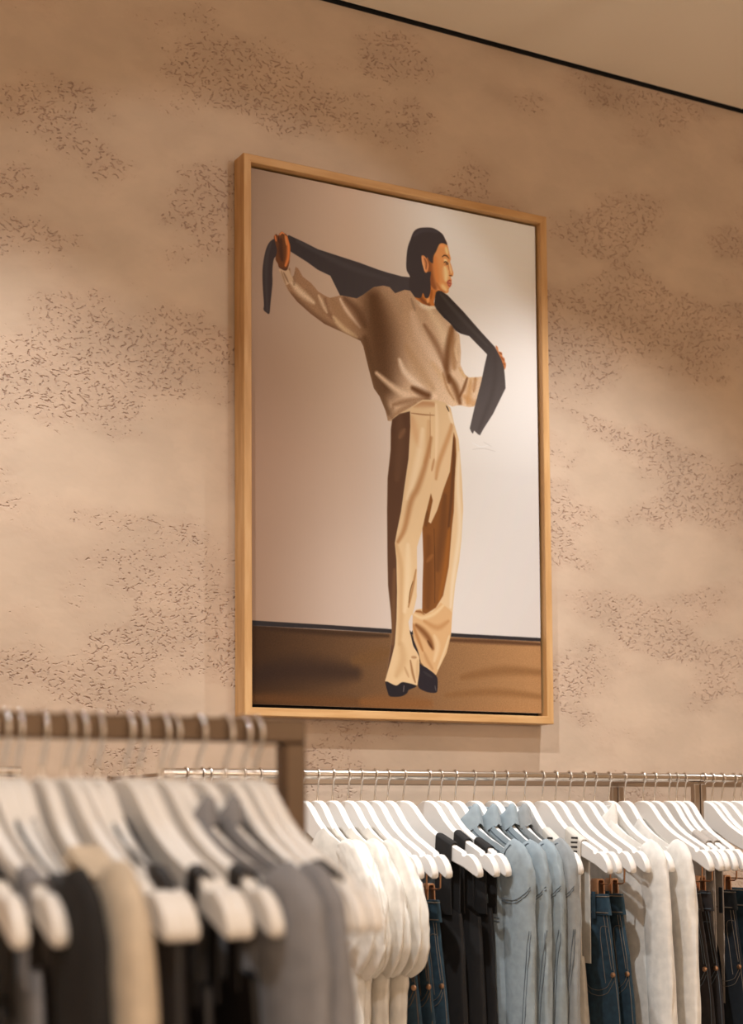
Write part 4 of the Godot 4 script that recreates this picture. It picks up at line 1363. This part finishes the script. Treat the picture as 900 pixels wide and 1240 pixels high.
func far_clothes():
	var g := "white hangers on the far rails"
	var h := func(x: float, turn: float, clips: bool, label: String): hanger(Vector3(x, RAIL.y, RAIL.z), deg_to_rad(turn), label, g, clips)
	h.call(1.0553, 2.8, false, "white hanger at the left end of the far steel rail")
	h.call(1.0859, 0.3, false, "white hanger on the far rail behind the near rack, second hook from the rail end")
	h.call(1.0998, 2.8, false, "white hanger on the far rail behind the near rack, third hook from the rail end")
	h.call(1.1262, 1.3, false, "white hanger on the far rail behind the near rack, fourth hook from the rail end")
	h.call(1.1639, 1.2, false, "white hanger on the far rail just left of the bronze post, farther of two hooks")
	h.call(1.1958, -1.7, false, "white hanger on the far rail, its hook closest to the bronze post's left side")
	h.call(1.2785, 2.9, false, "white hanger carrying the leftmost satin blouse, first right of the bronze post")
	h.call(1.3089, -3.0, false, "white hanger carrying the second satin blouse from the left")
	h.call(1.3393, -1.5, false, "white hanger carrying the third satin blouse from the left")
	h.call(1.3710, -0.4, false, "white hanger carrying the satin blouse nearest the jeans")
	h.call(1.3974, -0.8, true, "white hanger with clips, first one right of the satin blouses, holding blue jeans")
	h.call(1.4264, -1.1, true, "white hanger with clips holding the middle pair of the jeans beside the blouses")
	h.call(1.4535, -0.9, true, "white hanger with clips holding the jeans just left of the black tops")
	h.call(1.4868, 7.3, false, "white hanger under the wide black strap nearest the jeans")
	h.call(1.5404, 1.9, false, "white hanger under the middle of the three black strap tops")
	h.call(1.5663, 1.5, false, "white hanger under the black strap top that touches the denim jackets")
	h.call(1.5990, -0.8, false, "white hanger inside the front denim jacket with the chest pocket in view")
	h.call(1.6408, -2.9, false, "white hanger inside the second pale denim jacket")
	h.call(1.6842, -5.8, false, "white hanger inside the third pale denim jacket")
	h.call(1.7139, -5.6, false, "white hanger inside the greyish denim jacket, last of the denim jackets")
	h.call(1.7562, -7.5, false, "white hanger under the first knitted top with ladder straps")
	h.call(1.7976, -1.4, false, "white hanger under the second knitted top with ladder straps")
	h.call(1.8288, -4.0, true, "white hanger with clips holding the front blue jeans with copper rivet")
	h.call(1.8621, -4.3, true, "white hanger with clips holding the second blue jeans beside the white jumpers")
	h.call(1.8966, -4.4, false, "bare white hanger between the rear blue jeans and the first white jumper")
	h.call(1.9235, -5.3, false, "white hanger inside the white jumper with the rolled neck")
	h.call(1.9586, -5.9, false, "bare white hanger between the two white jumpers")
	h.call(1.9970, -8.4, false, "white hanger inside the second white jumper, beside the black jeans")
	h.call(2.0436, -3.4, true, "white hanger with clips holding the first black jeans")
	h.call(2.0726, -4.6, true, "white hanger with clips holding the second black jeans")
	h.call(2.1093, -9.9, false, "white hanger with a grey ribbed strap over it, left of the rack joint")
	h.call(2.1292, -9.8, false, "white hanger with the second grey strap, close to the rack joint")
	h.call(2.1512, -9.6, true, "white hanger with clips holding navy jeans, last before the rack joint")
	h.call(2.2008, 1.7, true, "white hanger with clips, first hook right of the rack joint, holding blue jeans")
	h.call(2.2230, -1.8, false, "bare white hanger, second hook right of the rack joint")
	h.call(2.2498, 2.2, false, "bare white hanger, third hook right of the rack joint")
	h.call(2.2818, 2.9, false, "bare white hanger, fourth hook right of the rack joint")
	h.call(2.3011, -2.0, false, "bare white hanger at the right edge of the photo")
	var b := "satin blouses on the far rail"
	blouse(Vector3(1.2785, RAIL.y, RAIL.z), deg_to_rad(2.9), "ivory satin puff-sleeve blouse, leftmost, half hidden by the near rack", b)
	blouse(Vector3(1.3089, RAIL.y, RAIL.z), deg_to_rad(-3.0), "ivory satin puff-sleeve blouse, second from the left", b)
	blouse(Vector3(1.3393, RAIL.y, RAIL.z), deg_to_rad(-1.5), "ivory satin puff-sleeve blouse, third from the left", b)
	blouse(Vector3(1.3710, RAIL.y, RAIL.z), deg_to_rad(-0.4), "ivory satin blouse whose puffed sleeve shows whole, nearest the jeans", b)
	var j := "jeans on clip hangers"
	jeans(Vector3(1.3974, RAIL.y, RAIL.z), deg_to_rad(-0.8), M.denim_blue, M.thread_tan, "dark blue jeans right behind the satin blouses", j)
	jeans(Vector3(1.4264, RAIL.y, RAIL.z), deg_to_rad(-1.1), M.denim_blue, M.thread_tan, "dark blue jeans, middle pair between the blouses and the black tops", j)
	jeans(Vector3(1.4535, RAIL.y, RAIL.z), deg_to_rad(-0.9), M.denim_blue, M.thread_pale, "dark blue jeans with pale stitching just left of the black tops", j)
	jeans(Vector3(1.8288, RAIL.y, RAIL.z), deg_to_rad(-4.0), M.denim_blue, M.thread_pale, "blue jeans with copper rivet and curved pocket in full view", j)
	jeans(Vector3(1.8621, RAIL.y, RAIL.z), deg_to_rad(-4.3), M.denim_blue, M.thread_pale, "blue jeans tucked behind the first pair, beside the white jumpers", j)
	jeans(Vector3(2.0436, RAIL.y, RAIL.z), deg_to_rad(-3.4), M.denim_black, M.thread_dark, "washed black jeans just right of the white jumpers", j)
	jeans(Vector3(2.0726, RAIL.y, RAIL.z), deg_to_rad(-4.6), M.denim_black, M.thread_dark, "washed black jeans behind the first black pair", j)
	jeans(Vector3(2.1512, RAIL.y, RAIL.z), deg_to_rad(-9.6), M.denim_navy, M.thread_pale, "navy jeans at the rack joint, mostly in shade", j)
	jeans(Vector3(2.2008, RAIL.y, RAIL.z), deg_to_rad(1.7), M.denim_blue, M.thread_pale, "blue jeans cut by the right edge of the photo", j)
	var k := "black strap tops"
	strap_top("tank_top", Vector3(1.4868, RAIL.y, RAIL.z), deg_to_rad(7.3), M.black_cloth, "black top with a wide strap, left of the three black tops", "top", k, 0.128, 0.044, -0.23, 0.19, 0.75)
	strap_top("tank_top", Vector3(1.5404, RAIL.y, RAIL.z), deg_to_rad(1.9), M.black_cloth, "black top with a wide strap, middle of the three black tops", "top", k, 0.115, 0.034, -0.23, 0.19, 0.75)
	strap_top("tank_top", Vector3(1.5663, RAIL.y, RAIL.z), deg_to_rad(1.5), M.black_cloth, "black top with a wide strap, touching the first denim jacket", "top", k, 0.145, 0.040, -0.23, 0.19, 0.75)
	denim_jacket(Vector3(1.5990, RAIL.y, RAIL.z), deg_to_rad(-0.8), M.denim_light, "pale blue denim jacket, frontmost, chest pocket flap in view")
	denim_jacket(Vector3(1.6408, RAIL.y, RAIL.z), deg_to_rad(-2.9), M.denim_light, "pale blue denim jacket, second, only collar and sleeve in view")
	denim_jacket(Vector3(1.6842, RAIL.y, RAIL.z), deg_to_rad(-5.8), M.denim_light, "pale blue denim jacket, third, beside the ladder-strap tops")
	denim_jacket(Vector3(1.7139, RAIL.y, RAIL.z), deg_to_rad(-5.6), M.denim_grey, "greyish denim jacket, last of the row, only its sleeve edge showing")
	strap_top("knit_top", Vector3(1.7562, RAIL.y, RAIL.z), deg_to_rad(-7.5), M.ribbon, "oatmeal knitted top with ladder straps, left one beside the denim jackets", "top", "ladder strap tops", 0.115, 0.05, -0.33, 0.15, 0.62, true)
	strap_top("knit_top", Vector3(1.7976, RAIL.y, RAIL.z), deg_to_rad(-1.4), M.ribbon, "oatmeal knitted top with ladder straps, right one above the blue jeans", "top", "ladder strap tops", 0.115, 0.05, -0.33, 0.15, 0.62, true)
	jumper("white_jumper", Vector3(1.9235, RAIL.y, RAIL.z), deg_to_rad(-5.3), M.white_knit, "white jumper with soft rolled neck, right of the blue jeans", "jumper", "white jumpers", 0.034, 0.185)
	jumper("white_jumper", Vector3(1.9970, RAIL.y, RAIL.z), deg_to_rad(-8.4), M.white_knit, "white jumper without a rolled neck, left of the black jeans", "jumper", "white jumpers", 0.000, 0.185)
	strap_top("ribbed_top", Vector3(2.1093, RAIL.y, RAIL.z), deg_to_rad(-9.9), M.grey_knit, "grey ribbed strap top over the hanger tip, front one", "top", "grey strap tops", 0.13, 0.05, -0.42, 0.15, 0.7)
	strap_top("ribbed_top", Vector3(2.1292, RAIL.y, RAIL.z), deg_to_rad(-9.8), M.grey_knit, "grey ribbed strap top over the hanger tip, rear one", "top", "grey strap tops", 0.13, 0.05, -0.42, 0.15, 0.7)

func near_clothes():
	var g := "white hangers on the near rail"
	var h := func(x: float, turn: float, label: String): hanger(Vector3(x, NEAR_RAIL.y, NEAR_RAIL.z), deg_to_rad(turn), label, g, false, true)
	h.call(0.3551, 0.8, "white hanger, blurred, leftmost at the photo's edge over black cloth")
	h.call(0.3756, 3.6, "white hanger, blurred, carrying the grey top at the left edge")
	h.call(0.3918, 4.5, "white hanger, blurred, its tip over the black top between grey top and beige coat")
	h.call(0.4053, 0.4, "white hanger, blurred, inside the black jacket left of the beige coat")
	h.call(0.4181, -2.0, "bare white hanger, blurred, left of the beige coat's hanger")
	h.call(0.4409, -0.5, "white hanger, blurred, inside the beige coat")
	h.call(0.4626, 4.6, "white hanger, blurred, left one of the tip pair beside the beige coat")
	h.call(0.4759, 5.8, "white hanger, blurred, right one of the tip pair beside the beige coat")
	h.call(0.4933, -1.8, "white hanger, blurred, inside the black blouse with the grey sash")
	h.call(0.5205, 3.4, "white hanger, blurred, left one of the tip pair over the dark top")
	h.call(0.5335, 2.9, "white hanger, blurred, right one of the tip pair over the dark top")
	h.call(0.5557, 4.5, "white hanger, blurred, its single tip in front of the grey jackets")
	h.call(0.5657, 7.9, "white hanger, blurred, inside the left one of the two slate grey jackets")
	h.call(0.5917, 7.1, "white hanger, blurred, inside the right one of the two slate grey jackets")
	h.call(0.6208, 4.2, "white hanger, blurred, first of three right of the slate grey jackets")
	h.call(0.6390, 3.4, "white hanger, blurred, middle of three right of the slate grey jackets, holding black cloth")
	h.call(0.6521, 3.7, "white hanger, blurred, last one before the bronze post")
	strap_top("camisole", Vector3(0.3551, NEAR_RAIL.y, NEAR_RAIL.z), deg_to_rad(0.8), M.black_cloth, "black top at the photo's left edge, blurred", "top", "dark tops on the near rack", 0.150, 0.030, -0.22, 0.20, 0.70)
	strap_top("sleeveless_shirt", Vector3(0.3756, NEAR_RAIL.y, NEAR_RAIL.z), deg_to_rad(3.6), M.slate, "blurred grey sleeveless top at the photo's left edge", "top", "dark tops on the near rack", 0.160, 0.030, -0.20, 0.20, 0.70)
	strap_top("camisole", Vector3(0.3918, NEAR_RAIL.y, NEAR_RAIL.z), deg_to_rad(4.5), M.black_satin, "blurred black top between the left grey top and the black jacket", "top", "dark tops on the near rack", 0.170, 0.020, -0.23, 0.20, 0.75)
	jumper("black_jacket", Vector3(0.4053, NEAR_RAIL.y, NEAR_RAIL.z), deg_to_rad(0.4), M.black_cloth, "blurred black jacket edging the beige coat on its left", "jacket", "", 0.000, 0.190, 0.75)
	coat(Vector3(0.4409, NEAR_RAIL.y, NEAR_RAIL.z), deg_to_rad(-0.5))
	sash_blouse(Vector3(0.4933, NEAR_RAIL.y, NEAR_RAIL.z), deg_to_rad(-1.8))
	strap_top("camisole", Vector3(0.5205, NEAR_RAIL.y, NEAR_RAIL.z), deg_to_rad(3.4), M.black_satin, "blurred black top under the left hanger of a tip pair", "top", "dark tops on the near rack", 0.160, 0.020, -0.22, 0.20, 0.80)
	strap_top("camisole", Vector3(0.5557, NEAR_RAIL.y, NEAR_RAIL.z), deg_to_rad(4.5), M.black_satin, "blurred dark brown-black top in front of the grey jackets", "top", "dark tops on the near rack", 0.160, 0.020, -0.21, 0.21, 0.80)
	jumper("grey_jacket", Vector3(0.5657, NEAR_RAIL.y, NEAR_RAIL.z), deg_to_rad(7.9), M.slate, "blurred slate grey jacket, left one of two with upright collar", "jacket", "slate grey jackets", 0.022, 0.184, 0.74)
	jumper("grey_jacket", Vector3(0.5917, NEAR_RAIL.y, NEAR_RAIL.z), deg_to_rad(7.1), M.slate, "blurred slate grey jacket, right one of two with upright collar", "jacket", "slate grey jackets", 0.022, 0.184, 0.74)
	strap_top("camisole", Vector3(0.6390, NEAR_RAIL.y, NEAR_RAIL.z), deg_to_rad(3.4), M.black_cloth, "blurred black top beside the satin blouses, right of the grey jackets", "top", "dark tops on the near rack", 0.160, 0.030, -0.22, 0.19, 0.80)

func coat(at: Vector3, yaw: float):
	var t = garment("beige_coat", "blurred beige coat with a flap pocket, between black garments on the near rack", "coat", at, yaw)
	var o := shape(0.19, 0.22, 0.85, 0.012, 0.016, 0.007, 0.105, 0.03)
	obj("coat_body", trunk(o), M.beige, t)
	for s in [-1.0, 1.0]:
		var p := PackedVector2Array([Vector2(s * 0.168, -0.144), Vector2(s * 0.196, -0.163), Vector2(s * 0.21, -0.21), Vector2(s * 0.22, -0.34), Vector2(s * 0.23, -0.5), Vector2(s * 0.24, -0.68)])
		var sl = obj("sleeve", sleeve(p, 0.003, [0.0, 0.018, 0.12, 0.04, 0.35, 0.052, 1.0, 0.046], [0.0, 0.010, 0.12, 0.017, 0.4, 0.02, 1.0, 0.018], o.id + s * 0.3, 0.1), M.beige, t)
		obj("cuff", sleeve(PackedVector2Array([Vector2(s * 0.24, -0.60), Vector2(s * 0.24, -0.62), Vector2(s * 0.24, -0.66), Vector2(s * 0.24, -0.68)]), 0.003, [0.0, 0.05, 1.0, 0.05], [0.0, 0.021, 1.0, 0.021], o.id, 0.02), M.taupe, sl)
		obj("shoulder_tab", box(Vector3(0.03, 0.004, 0.06), Vector3.ZERO, 0.001), M.beige, t).transform = Transform3D(Basis(Vector3.RIGHT, s * 0.42), Vector3(0, contour(0.15) + 0.008, s * 0.15))
		obj("pocket_flap", patch(o, [s * 0.06, -0.40, s * 0.16, -0.36, s * 0.165, -0.385, s * 0.065, -0.425], -1.0, 0.004), M.taupe, t)

func sash_blouse(at: Vector3, yaw: float):
	jumper("black_blouse", at, yaw, M.black_satin, "blurred black blouse with a slanting grey sash on the near rack", "blouse", "", 0.0, 0.15, 0.74)
	var t = get_node("black_blouse")
	var path := PackedVector3Array()
	var across := PackedVector3Array()
	for i in 12:
		var k := i / 11.0
		path.append(Vector3(-0.0225, lerpf(-0.245, -0.36, k), lerpf(0.16, 0.02, k)))
		across.append(Vector3(0, 0.009, 0.007))
	obj("sash", ribbon(path, across, 0.003), M.taupe, t)
